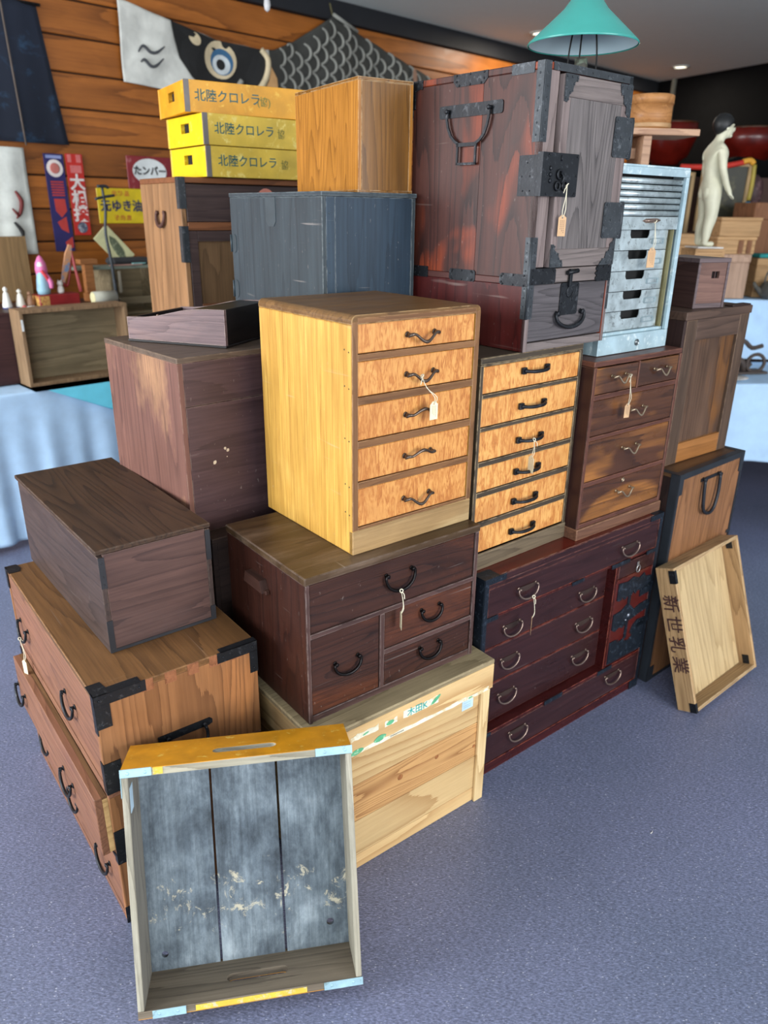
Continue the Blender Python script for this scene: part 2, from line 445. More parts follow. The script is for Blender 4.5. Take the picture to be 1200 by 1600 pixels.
def drawer(t, F, s0, s1, z0, z1, mat, handle=None, hm=None, o=0.0, proud=-0.0015, bev=.0015, depth=.018, name='drawer', hl=None):
    g = .0016
    d = part(name, MB().fbox(F, s0+g, s1-g, z0+g, z1-g, o+proud-depth, o+proud, bev), mat, t)
    if handle is not None:
        hs = handle if isinstance(handle, list) else [handle]
        for h in hs:
            part('handle', h, hm, d)
            if getattr(h, 'plate', None): part('backplate', MB().poly(*h.plate), PLATE, d)
    return d
def carcass(t, a, b, h, th, side, top, front=None, back=None, topth=None, bev=.002, plinth=0):
    """top, bottom, two sides and back of a chest with an open right-hand front (y = 0)"""
    tt = topth or th
    part('top_panel', MB().box(0, 0, h-tt, a, b, h, bev), top, t)
    part('side_panel', MB().box(0, 0, 0, th, b, h-tt-.0005, bev*.7), side, t)
    part('side_panel', MB().box(a-th, 0, 0, a, b, h-tt-.0005, bev*.7), side, t)
    part('back_panel', MB().box(th, b-.012, 0, a-th, b-.001, h-tt-.0005), back or side, t)
    part('bottom_panel', MB().box(th, .02, .002, a-th, b-.012, .014), side, t)
    part('interior_shade', MB().box(th, .024, .014, a-th, .028, h-tt), BLACK, t)  # added black sheet: interior shade seen through the drawer gaps, set as colour
def ptag(px, knot, length, yaw, mat, label, fall=(0, 0), cardw=.024, cardh=.044, ink=True, tilt=0.0, tail=True):
    """price tag hanging from a handle; origin at the knot"""
    t = thing('price_tag', label, 'tag', knot, yaw, 'price tags tied to the furniture')
    fx, fy = fall; L = length
    mb = MB(); mb.tube([(0, -.004, .004), (.003, 0, .006), (0, .004, .003), (-.003, 0, -.002)], .0013, 6, closed=True)
    mb.tube([(0, 0, 0), (fx*.3-.001, fy*.3-.004, -L*.35), (fx-.0035, fy-.006, -L*.75), (fx-.001, fy, -L)], .0009, 5)
    mb.tube([(0, 0, 0), (fx*.3+.001, fy*.3-.004, -L*.40), (fx+.004, fy-.006, -L*.75), (fx+.001, fy, -L)], .0009, 5)
    if tail:
        mb.tube([(0, -.002, 0), (-.006, -.006, -.006), (-.009, -.006, -.016)], .0011, 5)
    part('string', mb, STRING, t)
    w_ = cardw/2; c = cardw*.3
    outer = [(-w_, -cardh), (w_, -cardh), (w_, -c), (w_*.75, -c*.75), (w_*.4, 0), (-w_*.4, 0), (-w_*.75, -c*.75), (-w_, -c)]
    hole = [(.0022*math.cos(2*PI*k/8), -.006+.0022*math.sin(2*PI*k/8)) for k in range(8)]
    me = curve_mesh([outer, hole], .0008)
    M = Matrix.Translation((fx, fy, -L+.006)) @ Matrix.Rotation(tilt, 4, 'Y') @ basis((0, 0, 0), (1, 0, 0), (0, 0, 1), (0, -1, 0))
    cd = part('card', MB().add(me, M), mat, t)
    if ink:
        im = MB()
        for q in range(3):
            x = w_*(.45-.42*q)
            for k in range(7-q):
                zz_ = -cardh*(.30+.09*k)
                im.poly(lambda s, z, o: tuple(M @ Vector((s, z, o))), [(x-.0011, zz_), (x+.0011, zz_+.0006), (x+.0009, zz_+.0020), (x-.0009, zz_+.0014)], .0005, .0007)
        part('handwriting', im, INK, cd, stuff=True)
    return t

# ------------------------------------------------------------------ foreground: yellow-sided burl drawer chest
t = thing('drawer_chest', 'small chest with bright honey-yellow side and five burl drawers with wavy handles', 'chest', (-.0735, 1.6238, .8853), 38.54)
a, b, h = .384, .397, .559
ys = wood('honey_side', (190, 134, 54), (222, 172, 82), 'z', 3.0, .42, .78, .2, .1, wear=(120, 80, 40), wearw=.005, scratch=.25, ringscale=2.6, tri=(224, 180, 94))
yt = wood('honey_top', (92, 62, 34), (128, 92, 52), 'x', 6, .38, .5, .25, .12, wear=(196, 160, 110), scratch=.35)
yf = wood('honey_frame', (104, 68, 40), (140, 98, 62), 'x', 5, .45, .6, .2, .12, wear=(190, 150, 110), wearw=.002)
yfz = wood('honey_frame_vertical', (104, 68, 40), (140, 98, 62), 'z', 5, .45, .6, .2, .12, wear=(190, 150, 110), wearw=.002)
mb = MB()
bm = mb.bm
mb.box(0, 0, h-.020, a, b, h)
es = [e for e in bm.edges if abs(e.verts[0].co.z-h) < 1e-6 and abs(e.verts[1].co.z-h) < 1e-6 and abs(e.verts[0].co.x-e.verts[1].co.x) < 1e-6]
bmesh.ops.bevel(bm, geom=es, offset=.014, segments=5, affect='EDGES', profile=.5)
part('top_panel', mb, yt, t)
part('side_panel', MB().box(0, 0, 0, .014, b, h-.0205, .0015), ys, t)
part('side_panel', MB().box(a-.014, 0, 0, a, b, h-.0205, .0015), ys, t)
part('back_panel', MB().box(.014, b-.012, 0, a-.014, b-.001, h-.0205), ys, t)
part('bottom_panel', MB().box(.014, .02, .056, a-.014, b-.012, .066), ys, t)
part('interior_shade', MB().box(.014, .024, 0, a-.014, .028, h-.0205), BLACK, t)  # black sheet standing in for the shade behind the drawers
for s0, s1 in ((0, .0155), (a-.0155, a)):
    part('stile', MB().fbox(FR, s0, s1, .061, h-.014, -.001, .0015, .001), yfz, t)
part('plinth', MB().fbox(FR, .0, a, .0, .0605, -.014, .002, .002), wood('honey_plinth', (132, 100, 60), (176, 142, 96), 'x', 4, .6, .5, .3, .2, patch=(205, 185, 140), patchamt=.4), t)
rows = [(.068, .165), (.181, .262), (.279, .363), (.380, .460), (.475, .541)]
for z0, z1 in ((.061, .068), (.165, .181), (.262, .279), (.363, .380), (.460, .475), (.541, .5525)):
    part('rail', MB().fbox(FR, .0155, a-.0155, z0, z1, -.016, .001, .0008), yf, t)
bu = burl('orange_burl', (150, 84, 40), (190, 122, 60), (212, 152, 84))
for i, (z0, z1) in enumerate(rows):
    zc = [.106, .221, .322, .411, .501][i]
    drop = -.012 if i in (1, 2) else .017
    drawer(t, FR, .0155, a-.0155, z0, z1, bu, wave_handle(FR, .196, zc+(.006 if drop > 0 else 0), .082, drop), BRONZE)
studs = MB()
for zc in (.48, .40, .28, .17, .10):
    studs.fstud(FL, .012, zc, .0, .002, .0008); studs.fstud(FL, .028, zc+.004, .0, .002, .0008)
part('nail_heads', studs, IRON, t, stuff=True)

# ------------------------------------------------------------------ dark brown small drawer chest (four drawers)
t = thing('drawer_chest', 'dark red-brown chest with one wide drawer over three small ones and black drop handles', 'chest', (-.1756, 1.5002, .4895), 37.57)
a, b, h = .539, .388, .3955
ks = wood('umber_side', (38, 18, 14), (64, 33, 24), 'z', 5, .42, .5, .3, .15, wear=(100, 84, 78), scratch=.25)
kt = wood('umber_top', (54, 38, 24), (80, 60, 40), 'x', 3, .36, .5, .3, .1, wear=(120, 104, 94), patch=(140, 118, 100), patchamt=.45, scratch=.2)
kf = wood('umber_frame', (52, 34, 32), (92, 66, 60), 'x', 5, .5, .6, .3, .2, wear=(128, 112, 106))
kfz = wood('umber_frame_vertical', (52, 34, 32), (92, 66, 60), 'z', 5, .5, .6, .3, .2, wear=(128, 112, 106))
kd = wood('umber_drawer', (30, 17, 15), (68, 38, 28), 'x', 14, .45, .42, .3, .45, patch=(136, 72, 38), patchamt=.55, patchscale=2.0, scratch=.2, ringscale=3.2)
part('top_panel', MB().box(-.003, -.004, h-.019, a+.003, b, h, .002), kt, t)
part('side_panel', MB().box(0, 0, 0, .012, b, h-.0195, .0015), ks, t)
part('side_panel', MB().box(a-.012, 0, 0, a, b, h-.0195, .0015), ks, t)
part('back_panel', MB().box(.012, b-.012, 0, a-.012, b-.001, h-.0195), ks, t)
part('bottom_panel', MB().box(.012, .0, .0, a-.012, b-.012, .018, .001), kf, t)
part('interior_shade', MB().box(.012, .026, .018, a-.012, .030, h-.0195), BLACK, t)  # shade inside the case, put in as a black sheet
part('stile', MB().fbox(FR, .0, .010, .0, h-.0195, -.0005, .003, .001), kfz, t)
part('stile', MB().fbox(FR, a-.012, a, .0, h-.0195, -.0005, .003, .001), kfz, t)
part('rail', MB().fbox(FR, .010, a-.012, .233, .246, -.02, .002, .001), kf, t)
part('divider', MB().fbox(FR, .213, .227, .018, .233, -.02, .002, .001), kfz, t)
part('rail', MB().fbox(FR, .227, a-.012, .113, .127, -.02, .002, .001), kf, t)
for (s0, s1, z0, z1, cx, cz, wd, dr) in ((.010, .527, .246, .3755, .271, .335, .088, .046), (.010, .213, .018, .233, .112, .143, .075, .034), (.227, .527, .127, .233, .379, .201, .068, .034), (.227, .527, .018, .113, .379, .088, .072, .036)):
    drawer(t, FR, s0, s1, z0, z1, kd, bail(FR, cx, cz, wd, dr, 0, .0036), HAND, proud=-.001)
mb = MB(); mb.fbox(FL, .165, .272, .284, .296, 0, .012, .002)
mb.poly(FL, [(.172, .289), (.265, .289), (.255, .320), (.182, .320)], 0.0, .020)
part('side_grip', mb, wood('grip_wood', (44, 26, 22), (72, 46, 38), 'y', 5, .4, .5, .3, .2), t)

# ------------------------------------------------------------------ pine lidded crate below it
t = thing('pine_crate', 'pale pine lidded crate with knotty planks, green leaf tape and blue sticker on floor', 'crate', (-.1532, 1.4366, 0), 37.72)
a, b, h = .594, .46, .489
pl = wood('pine', (200, 150, 92), (224, 190, 136), 'x', 4, .6, .35, .16, .15, patch=(190, 130, 72), patchamt=.35, varv=.18, ringscale=3)
pk = wood('knotty_pine', (156, 98, 52), (212, 164, 106), 'x', 10, .6, .3, .22, .2, varv=.1, ringscale=4.5)
plz = wood('pine_vertical', (214, 168, 108), (238, 208, 156), 'z', 4, .6, .35, .16, .15)
ply = wood('pine_side', (150, 116, 72), (190, 158, 110), 'y', 4, .6, .35, .2, .15)
plt = wood('weathered_pine_lid', (126, 108, 78), (164, 146, 112), 'x', 6, .7, .5, .3, .2, patch=(100, 84, 62), patchamt=.4, wear=(200, 180, 140))
i_ = .012
for z0, z1, m in ((.0, .048, pl), (.048, .165, pl), (.165, .285, pk), (.285, .392, pl)):
    part('plank', MB().box(i_, i_, z0+.001, a-i_, i_+.014, z1-.0008, .0012), m, t)
    part('plank', MB().box(i_, b-i_-.014, z0+.001, a-i_, b-i_, z1-.0008, .0012), m, t)
    part('plank', MB().box(i_, i_+.0145, z0+.001, i_+.014, b-i_-.0145, z1-.0008, .0012), ply, t)
    part('plank', MB().box(a-i_-.014, i_+.0145, z0+.001, a-i_, b-i_-.0145, z1-.0008, .0012), ply, t)
part('batten', MB().box(a-i_-.030, i_-.010, 0.0, a-i_+.004, i_-.0003, .392, .0015), plz, t)
part('base_panel', MB().box(i_+.015, i_+.015, .004, a-i_-.015, b-i_-.015, .016), pl, t)
lid = part('lid', MB().box(0, 0, .474, a, b, h, .0025), plt, t)
part('lid_rim', MB().box(0, 0, .394, a, .013, .4735, .002), pl, lid)
part('lid_rim', MB().box(0, b-.013, .394, a, b, .4735, .002), pl, lid)
part('lid_rim', MB().box(0, .0135, .394, .013, b-.0135, .4735, .002), ply, lid)
part('lid_rim', MB().box(a-.013, .0135, .394, a, b-.0135, .4735, .002), ply, lid)
TAPE = plain('white_packing_tape', (238, 232, 208), .5, spot=(214, 190, 140), spotamt=.55, sscale=40)
GREEN = plain('green_print', (96, 178, 130), .6, spot=(190, 220, 180), spotamt=.35, sscale=60)
def ragged(s0, s1, z0, z1, n=16, amp=.004):
    top = [(s0+(s1-s0)*k/n, z1+random.uniform(-amp, amp)) for k in range(n+1)]
    bot = [(s0+(s1-s0)*k/n, z0+random.uniform(-amp*.4, amp*.4)) for k in range(n, -1, -1)]
    return bot[::-1]+top[::-1]
tp = part('tape', MB().poly(FR, ragged(.03, .575, .394, .4065), .0003, .0008), TAPE, lid)
part('tape', MB().poly(FR, ragged(.10, .185, .438, .455, 8, .005), .0003, .0008), TAPE, lid)
part('tape', MB().poly(FR, ragged(.205, .245, .436, .452, 6, .004), .0003, .0008), TAPE, lid)
part('tape', MB().poly(FR, ragged(.265, .385, .436, .456, 8, .004), .0003, .0008), TAPE, lid)
def leaf(cx, cz, L, W_, ang, o=.0009):
    ca, sa = math.cos(ang), math.sin(ang); p = []
    for k in range(14):
        u = 2*PI*k/14; x = L/2*math.cos(u); y = W_/2*math.sin(u)*(1-.25*abs(math.cos(u)))
        p.append((cx+x*ca-y*sa, cz+x*sa+y*ca))
    return MB().poly(FR, p, o, o+.0003)
for cx, cz, L, W_, an in ((.118, .402, .042, .017, .1), (.19, .410, .040, .019, .15), (.222, .444, .026, .014, .1), (.375, .448, .040, .013, .55), (.505, .399, .016, .006, .1), (.145, .446, .02, .006, .2)):
    part('leaf_print', leaf(cx, cz, L, W_, an), GREEN, lid)
tm = text_mesh('木田K', .026, .0004, .0003)
part('lettering', MB().add(tm, basis(FR(.312, .446, .0012), (1, 0, 0), (0, 0, 1), (0, -1, 0))), plain('teal_print', (60, 170, 165), .6), lid)
tm = text_mesh('(mnııımnnmı', .009, .0003)
part('small_print', MB().add(tm, basis(FR(.245, .400, .0011), (1, 0, 0), (0, 0, 1), (0, -1, 0))), INK, lid, stuff=True)
part('sticker', MB().fbox(FR, .487, .529, .352, .392, -i_+.0002, -i_+.0008), plain('pale_blue_sticker', (196, 222, 238), .5), t)
mb = MB(); [mb.fbox(FR, .493, .521, zz_, zz_+.0012, -i_+.0009, -i_+.001) for zz_ in (.382, .374, .366, .360)]
part('sticker_print', mb, plain('sticker_ink', (130, 170, 200), .6), t, stuff=True)
kn = MB()
for cx, cz, r_ in ((.27, .235, .009), (.40, .238, .007), (.545, .205, .006)):
    kn.lathe([(r_, 0), (r_*.85, .0005), (r_*.3, .0007)], FR(cx, cz, -i_), 12, Matrix.Rotation(rad(90), 3, 'X'))
part('knot', kn, wood('knot_wood', (104, 58, 30), (170, 110, 64), 'y', 14, .6, .3, .3, .2), t, stuff=True)

# ------------------------------------------------------------------ red lacquer tansu
t = thing('lacquered_tansu', 'wide low oxblood-red lacquered chest with black iron corners standing on the floor', 'chest', (.2832, 1.8599, 0), 38.37)
a, b, h = .864, .42, .7016
rt = wood('oxblood_top', (70, 16, 12), (108, 32, 22), 'x', 4, .22, .6, .2, .05, wear=(190, 150, 130), spec=.6)
rs_ = wood('oxblood', (42, 22, 24), (60, 34, 35), 'x', 3, .30, .6, .25, .06, wear=(150, 96, 84), wearw=.0025, scratch=.12)
rb = wood('oxblood_bright', (48, 14, 14), (70, 24, 23), 'x', 3, .28, .6, .3, .06, wear=(170, 90, 70), wearw=.003)
part('top_panel', MB().box(0, .004, h-.02, a, b, h, .0012), rt, t)
part('front_edging', MB().box(0, 0, h-.02, a, .0039, h, .001), rs_, t)
part('side_panel', MB().box(0, 0, 0, .018, b, h-.0205, .001), rs_, t)
part('side_panel', MB().box(a-.018, 0, 0, a, b, h-.0205, .001), rs_, t)
part('back_panel', MB().box(.018, b-.012, 0, a-.018, b-.001, h-.0205), rs_, t)
part('plinth', MB().box(.018, .001, 0, a-.018, .03, .036, .001), rb, t)
part('recess_panel', MB().box(.018, .052, .036, a-.018, .058, h-.0205), plain('recess_red', (60, 12, 12), .4), t)
part('sill', MB().box(.018, .001, .150, a-.018, .0515, .160, .001), rb, t)
part('top_rail', MB().box(.018, .001, .668, a-.018, .05, .681, .001), rs_, t)
part('rail', MB().box(.018, .003, .566, a-.018, .0515, .574, .001), rb, t)
drawer(t, FR, .018, a-.018, .574, .668, rs_, [bail(FR, .180, .632, .082, .036, 0, .0026, plate=.012, curl=False), bail(FR, .685, .628, .090, .036, 0, .0026, plate=.012, curl=False)], OLDB)
for z0, z1, hz in ((.440, .566, .494), (.308, .436, .378), (.163, .304, .250)):
    drawer(t, FR, .018, .630, z0, z1, rs_, [bail(FR, .165, hz, .078, .036, -.052+.0185, .0026, plate=.012, curl=False), bail(FR, .525, hz, .082, .036, -.052+.0185, .0026, plate=.012, curl=False)], OLDB, o=-.032)
    part('rail', MB().fbox(FR, .018, .630, z1, z1+.004, -.0515, -.034), rb, t)
dw = drawer(t, FR, .018, a-.018, .038, .148, rs_, [bail(FR, .195, .112, .082, .036, 0, .0026, plate=.012, curl=False), bail(FR, .69, .120, .086, .034, 0, .0026, plate=.012, curl=False)], OLDB)
# compartment on the right
part('compartment_wall', MB().box(.632, .002, .160, .645, .0515, .566, .001), rb, t)
sd = drawer(t, FR, .647, .846, .506, .562, rs_, MB().tube([FR(.752+.010*math.cos(k*PI/5), .522+.013*math.sin(k*PI/5), .004) for k in range(10)], .0022, 6, closed=True).fbox(FR, .746, .758, .530, .548, 0, .003, .001), plain('ring_steel', (170, 165, 160), .3, .8), name='small_drawer')
part('rail', MB().fbox(FR, .647, .846, .500, .506, -.05, .0), rb, t)
door = part('door', MB().fbox(FR, .646, .846, .165, .499, -.02, -.001, .0015), plain('door_red', (78, 24, 21), .35, spot=(70, 14, 12), sscale=20), t)
BLUEI = plain('blue_black_iron', (34, 42, 52), .42, .5, spot=(64, 76, 90), spotamt=.35, sscale=60, bump=.4)
mb = MB()
P_ = [
 [(.655, .490), (.655, .425), (.672, .418), (.685, .432), (.700, .415), (.716, .428), (.735, .420), (.748, .436), (.760, .420), (.772, .430), (.800, .425), (.846, .428), (.846, .470), (.812, .475), (.800, .492), (.775, .480), (.740, .494), (.71, .484)],
 [(.648, .372), (.648, .312), (.668, .300), (.690, .310), (.712, .300), (.730, .318), (.762, .322), (.80, .330), (.860, .338), (.860, .372), (.80, .368), (.77, .358), (.742, .382), (.72, .392), (.69, .376)],
 [(.648, .262), (.648, .172), (.846, .172), (.846, .300), (.80, .306), (.775, .290), (.765, .268), (.782, .248), (.76, .232), (.735, .238), (.72, .252), (.70, .245), (.682, .262)],
 [(.722, .428), (.722, .385), (.736, .385), (.736, .428)], [(.728, .318), (.728, .250), (.742, .250), (.742, .318)],
 [(.79, .425), (.79, .400), (.868, .404), (.868, .440), (.82, .440)], [(.80, .300), (.80, .272), (.868, .276), (.868, .304)]]
for p in P_: mb.poly(FR, p, -.001, .0022)
for p in P_[:3]:
    n = len(p)
    for k in range(n):
        (x0, z0), (x1, z1) = p[k], p[(k+1) % n]; cx = sum(q[0] for q in p)/n; cz = sum(q[1] for q in p)/n
        for f in (0, .5):
            x = x0+(x1-x0)*f; zq = z0+(z1-z0)*f
            mb.fstud(FR, x+(cx-x)*.12, zq+(cz-zq)*.18, .0022, .0028, .002)
part('hinge_ironwork', mb, BLUEI, door)
mb = MB(); mb.fstud(FR, .735, .345, .002, .008, .005); mb.fstud(FR, .722, .330, .002, .004, .004)
part('lock_boss', mb, plain('lock_steel', (150, 155, 165), .3, .7), door)
# iron corners
mb = MB()
def strap(F, s0, s1, z0, z1, n, th=.002, r=.0025):
    mb.fbox(F, s0, s1, z0, z1, 0, th)
    L = max(s1-s0, z1-z0)
    for k in range(n):
        f = (k+.5)/n
        if s1-s0 > z1-z0: mb.fstud(F, s0+(s1-s0)*f, (z0+z1)/2, th, r, .0016)
        else: mb.fstud(F, (s0+s1)/2, z0+(z1-z0)*f, th, r, .0016)
strap(FR, 0, .016, .0, h, 16); strap(FL, 0, .03, .0, h, 16); strap(FR, .016, .085, h-.018, h+.001, 3); strap(FL, .03, .10, h-.03, h+.001, 3)
strap(FR, a-.016, a, .0, h, 12); strap(FR, a-.075, a-.016, h-.018, h+.001, 3)
strap(FR, .016, .062, .562, .576, 2); strap(FR, a-.07, a-.016, .560, .574, 2); strap(FR, .395, .455, .563, .575, 3)
strap(FR, .60, .70, .560, .575, 3); strap(FR, .32, .41, .146, .162, 4); strap(FR, .018, .07, .146, .160, 2); strap(FR, .60, .68, .146, .162, 3)
strap(FR, a-.05, a-.016, .0, .034, 2)
mb.box(-.002, -.002, h, .06, .045, h+.0018); mb.box(a-.05, -.002, h, a+.002, .03, h+.0018)
clusters('iron_corner', mb, BLUEI, t)

# ------------------------------------------------------------------ chest with six bright burl drawers and black pulls
t = thing('drawer_chest', 'narrow chest of six bright orange burl drawers with black bow pulls in dark frame', 'chest', (.2416, 1.9060, .7016), 39.9)
a, b, h = .424, .45, .605
vf = wood('dark_frame', (48, 40, 32), (82, 70, 56), 'x', 4, .55, .6, .3, .2, wear=(206, 180, 140), wearw=.0028)
vfz = wood('dark_frame_vertical', (48, 40, 32), (82, 70, 56), 'z', 4, .55, .6, .3, .2, wear=(206, 180, 140), wearw=.0028)
carcass(t, a, b, h, .012, vfz, vf, topth=.018)
bu2 = burl('bright_burl', (158, 90, 44), (200, 132, 68), (222, 166, 96), scale=.85)
rows = [(.052, .131), (.147, .222), (.237, .310), (.324, .409), (.420, .498), (.509, .582)]
for i, (z0, z1) in enumerate(rows):
    drawer(t, FR, .012, a-.010, z0, z1, bu2, arch_pull(FR, .215, [.084, .178, .268, .360, .456, .553][i]+.002, .108), IRON, proud=-.003)
for z0, z1 in ((.131, .147), (.222, .237), (.310, .324), (.409, .420), (.498, .509), (.582, .587)):
    part('rail', MB().fbox(FR, .012, a-.012, z0, z1, -.02, .0, .001), vf, t)
part('plinth', MB().fbox(FR, 0.0, a, 0, .050, -.004, .004, .002), wood('grey_plinth', (84, 70, 54), (122, 106, 84), 'x', 4, .6, .5, .3, .2, wear=(150, 134, 110)), t)

# ------------------------------------------------------------------ walnut-toned chest with brass handles
t = thing('drawer_chest', 'brown chest of five glossy figured drawers with small brass wavy handles', 'chest', (.5961, 2.1453, .7016), 38.07)
a, b, h = .443, .40, .555
ds = wood('walnut_side', (42, 24, 23), (64, 38, 34), 'z', 4, .4, .6, .25, .1, wear=(110, 80, 66))
dt = wood('walnut_frame', (74, 44, 38), (104, 66, 54), 'x', 4, .4, .6, .25, .1, wear=(160, 110, 84), wearw=.0025)
dtz = wood('walnut_frame_vertical', (74, 44, 38), (104, 66, 54), 'z', 4, .4, .6, .25, .1, wear=(160, 110, 84), wearw=.0025)
dd = wood('walnut_drawer', (58, 34, 24), (92, 56, 36), 'x', 6, .28, .5, .35, .06, tri=(164, 106, 50), ringscale=2.2, spec=.6)
carcass(t, a, b, h, .012, ds, dt, topth=.016)
for s0, s1 in ((0, .0115), (a-.0115, a)):
    part('stile', MB().fbox(FR, s0, s1, .037, h-.0165, -.0002, .002, .001), dtz, t)
rows = [(.0115, a-.0115, .050, .172, (.220, .126, .072)), (.0115, a-.0115, .186, .318, (.223, .270, .072)), (.0115, a-.0115, .330, .441, (.232, .392, .070)),
        (.0115, .217, .456, .536, (.122, .506, .066)), (.223, a-.0115, .456, .536, (.336, .504, .066))]
for s0, s1, z0, z1, hd in rows:
    d_ = drawer(t, FR, s0, s1, z0, z1, dd, wave_handle(FR, hd[0], hd[1], hd[2], .020, r=.0026), BRASS, proud=-.001)
    if z0 == .050:
        part('keyhole', MB().lathe([(.008, 0), (.008, .0015), (.0035, .002), (.003, .0005)], FR(.214, .158, 0), 12, Matrix.Rotation(rad(90), 3, 'X')), BRASS, d_)
for z0, z1 in ((.037, .050), (.172, .186), (.318, .330), (.441, .456)):
    part('rail', MB().fbox(FR, .0115, a-.0115, z0, z1, -.02, .001, .001), dt, t)
part('divider', MB().fbox(FR, .217, .223, .456, .538, -.02, .001, .0008), dtz, t)
part('plinth', MB().box(-.003, -.007, 0, a+.003, b, .0365, .002), wood('walnut_plinth', (86, 56, 44), (122, 86, 66), 'x', 4, .45, .6, .25, .1, wear=(170, 130, 100)), t)

# ------------------------------------------------------------------ sea chest (tall iron-bound safe)
t = thing('iron_bound_cabinet', 'tall red-brown cabinet with black iron lock plate, hinges and corner fittings', 'cabinet', (.3591, 1.9905, 1.3080), 40.16)
a, b, h = .352, .453, .669
ss = wood('rosewood_side', (36, 22, 22), (80, 45, 38), 'z', 9, .42, .40, .35, .2, tri=(150, 64, 34), ringscale=2.0, scratch=.2)
ssl = wood('rosewood_lower', (54, 16, 17), (86, 30, 28), 'z', 5, .40, .4, .3, .12, patch=(52, 34, 34), patchamt=.5, scratch=.2)
sf = wood('weathered_front', (58, 54, 54), (122, 114, 112), 'z', 12, .6, .5, .3, .5, ringscale=3)
sfx = wood('weathered_front_rail', (84, 76, 74), (128, 116, 112), 'x', 5, .55, .5, .3, .35)
sfz = wood('weathered_stile', (98, 84, 82), (138, 122, 118), 'z', 5, .55, .5, .3, .3)
sd_ = wood('weathered_drawer', (58, 54, 56), (98, 92, 94), 'x', 9, .55, .5, .2, .4)
part('top_panel', MB().box(0, 0, h-.016, a, b, h, .002), ss, t)
part('side_board', MB().box(0, 0, .185, .014, .1915, h-.0165, .001), ss, t)
part('side_board', MB().box(0, .1925, .185, .014, b, h-.0165, .001), ss, t)
part('side_board', MB().box(0.0, 0, .0, .014, b, .168, .001), ssl, t)
part('side_rail', MB().box(-.001, 0, .1685, .014, b, .1845, .001), wood('rosewood_rail', (60, 34, 32), (96, 56, 50), 'y', 5, .45, .4, .3, .1), t)
part('side_panel', MB().box(a-.014, 0, 0, a, b, h-.0165, .001), ss, t)
part('back_panel', MB().box(.014, b-.013, 0, a-.014, b-.001, h-.0165), ss, t)
part('bottom_panel', MB().box(.014, 0, 0, a-.014, b-.013, .022, .001), sfx, t)
part('stile', MB().fbox(FR, .0, .055, .2125, h-.0165, -.014, .0, .001), sfz, t)
part('stile', MB().fbox(FR, .0, .014, .0, .2125, -.012, .0005, .001), sfz, t)
part('stile', MB().fbox(FR, .340, a, .0, h-.0165, -.012, .0005, .001), sfz, t)
part('middle_rail', MB().fbox(FR, .014, .340, .172, .2085, -.02, .0, .001), sfx, t)
part('interior_shade', MB().box(.014, .034, .022, a-.014, .038, h-.0165), BLACK, t)  # black sheet added as the dark interior behind door and drawer
door = part('door', MB().box(.0615, -.010, .212, .338, .006, .648, .0015), sfz, t)
part('door_rail', MB().fbox(FR, .0615, .338, .60, .648, .0095, .0125, .001), sfx, door)
part('door_rail', MB().fbox(FR, .0615, .338, .212, .256, .0095, .0125, .001), sfx, door)
part('door_stile', MB().fbox(FR, .0615, .088, .2565, .5995, .0095, .0125, .001), sfz, door)
part('door_stile', MB().fbox(FR, .300, .338, .2565, .5995, .0095, .0125, .001), sfz, door)
part('door_panel', MB().fbox(FR, .0885, .2995, .2565, .5995, .0095, .0112), sf, door)
mb = MB(); F = FR
def plate(F, pts, o0, o1, stud_in=.16, every=1, r=.0028, mb_=None):
    m = mb_ or mb; m.poly(F, pts, o0, o1); n = len(pts); cx = sum(p[0] for p in pts)/n; cz = sum(p[1] for p in pts)/n
    for k in range(0, n, every):
        (x0, z0), (x1, z1) = pts[k], pts[(k+1) % n]
        for f in ((0, .5) if math.hypot(x1-x0, z1-z0) > .03 else (0,)):
            x = x0+(x1-x0)*f; zq = z0+(z1-z0)*f; m.fstud(F, x+(cx-x)*stud_in, zq+(cz-zq)*stud_in, o1, r, .0022)
# door corner plates (scalloped)
plate(FR, [(.338, .648), (.338, .565), (.332, .560), (.328, .575), (.318, .580), (.316, .598), (.304, .604), (.300, .622), (.288, .628), (.283, .645), (.286, .648)], .0126, .0145, .2)
plate(FR, [(.338, .212), (.338, .292), (.331, .290), (.327, .274), (.316, .268), (.313, .250), (.300, .244), (.296, .230), (.280, .222), (.272, .212)], .0126, .0145, .2)
plate(FR, [(.0615, .648), (.0615, .590), (.073, .588), (.080, .605), (.090, .612), (.096, .630), (.110, .640), (.110, .648)], .0126, .0145, .2)
plate(FR, [(.0615, .212), (.0615, .268), (.072, .268), (.078, .252), (.092, .246), (.098, .232), (.112, .224), (.114, .212)], .0126, .0145, .2)
clusters('corner_plate', mb, IRON2, door)
for z0, z1, x0 in ((.479, .574, .277), (.281, .371, .270)):
    mb = MB(); pts = rrect(x0, z0, .352, z1, .006, 2); plate(FR, pts, .0126, .0150, .14, 2)
    for k in range(4): mb.fstud(FR, x0+.006, z0+.012+(z1-z0-.024)*k/3, .015, .0028, .0022)
    mb.fstud(FR, (x0+.352)/2-.008, (z0+z1)/2, .015, .0032, .0024)
    mb.tube([FR(.356, z0-.002, .010), FR(.356, z1+.002, .010)], .0055, 8, sm=1)
    mb.fbox(FR, .352, .3725, z0+.002, z1-.002, .004, .007)
    part('hinge', mb, IRON2, door)
mb = MB(); plate(FR, rrect(.012, .380, .138, .478, .004, 2), .0130, .0165, .10, 2)
mb.fbox(FR, -.002, .0125, .380, .478, 0, .0165); mb.fbox(FL, 0, .057, .380, .472, .0, .0022)
for yy, zq in ((.03, .455), (.045, .425), (.02, .425), (.04, .392), (.018, .392)): mb.fstud(FL, yy, zq, .0022, .0022, .0018)
for k in range(3): mb.fstud(FR, .030, .415+.014*k, .0165, .006, .004)
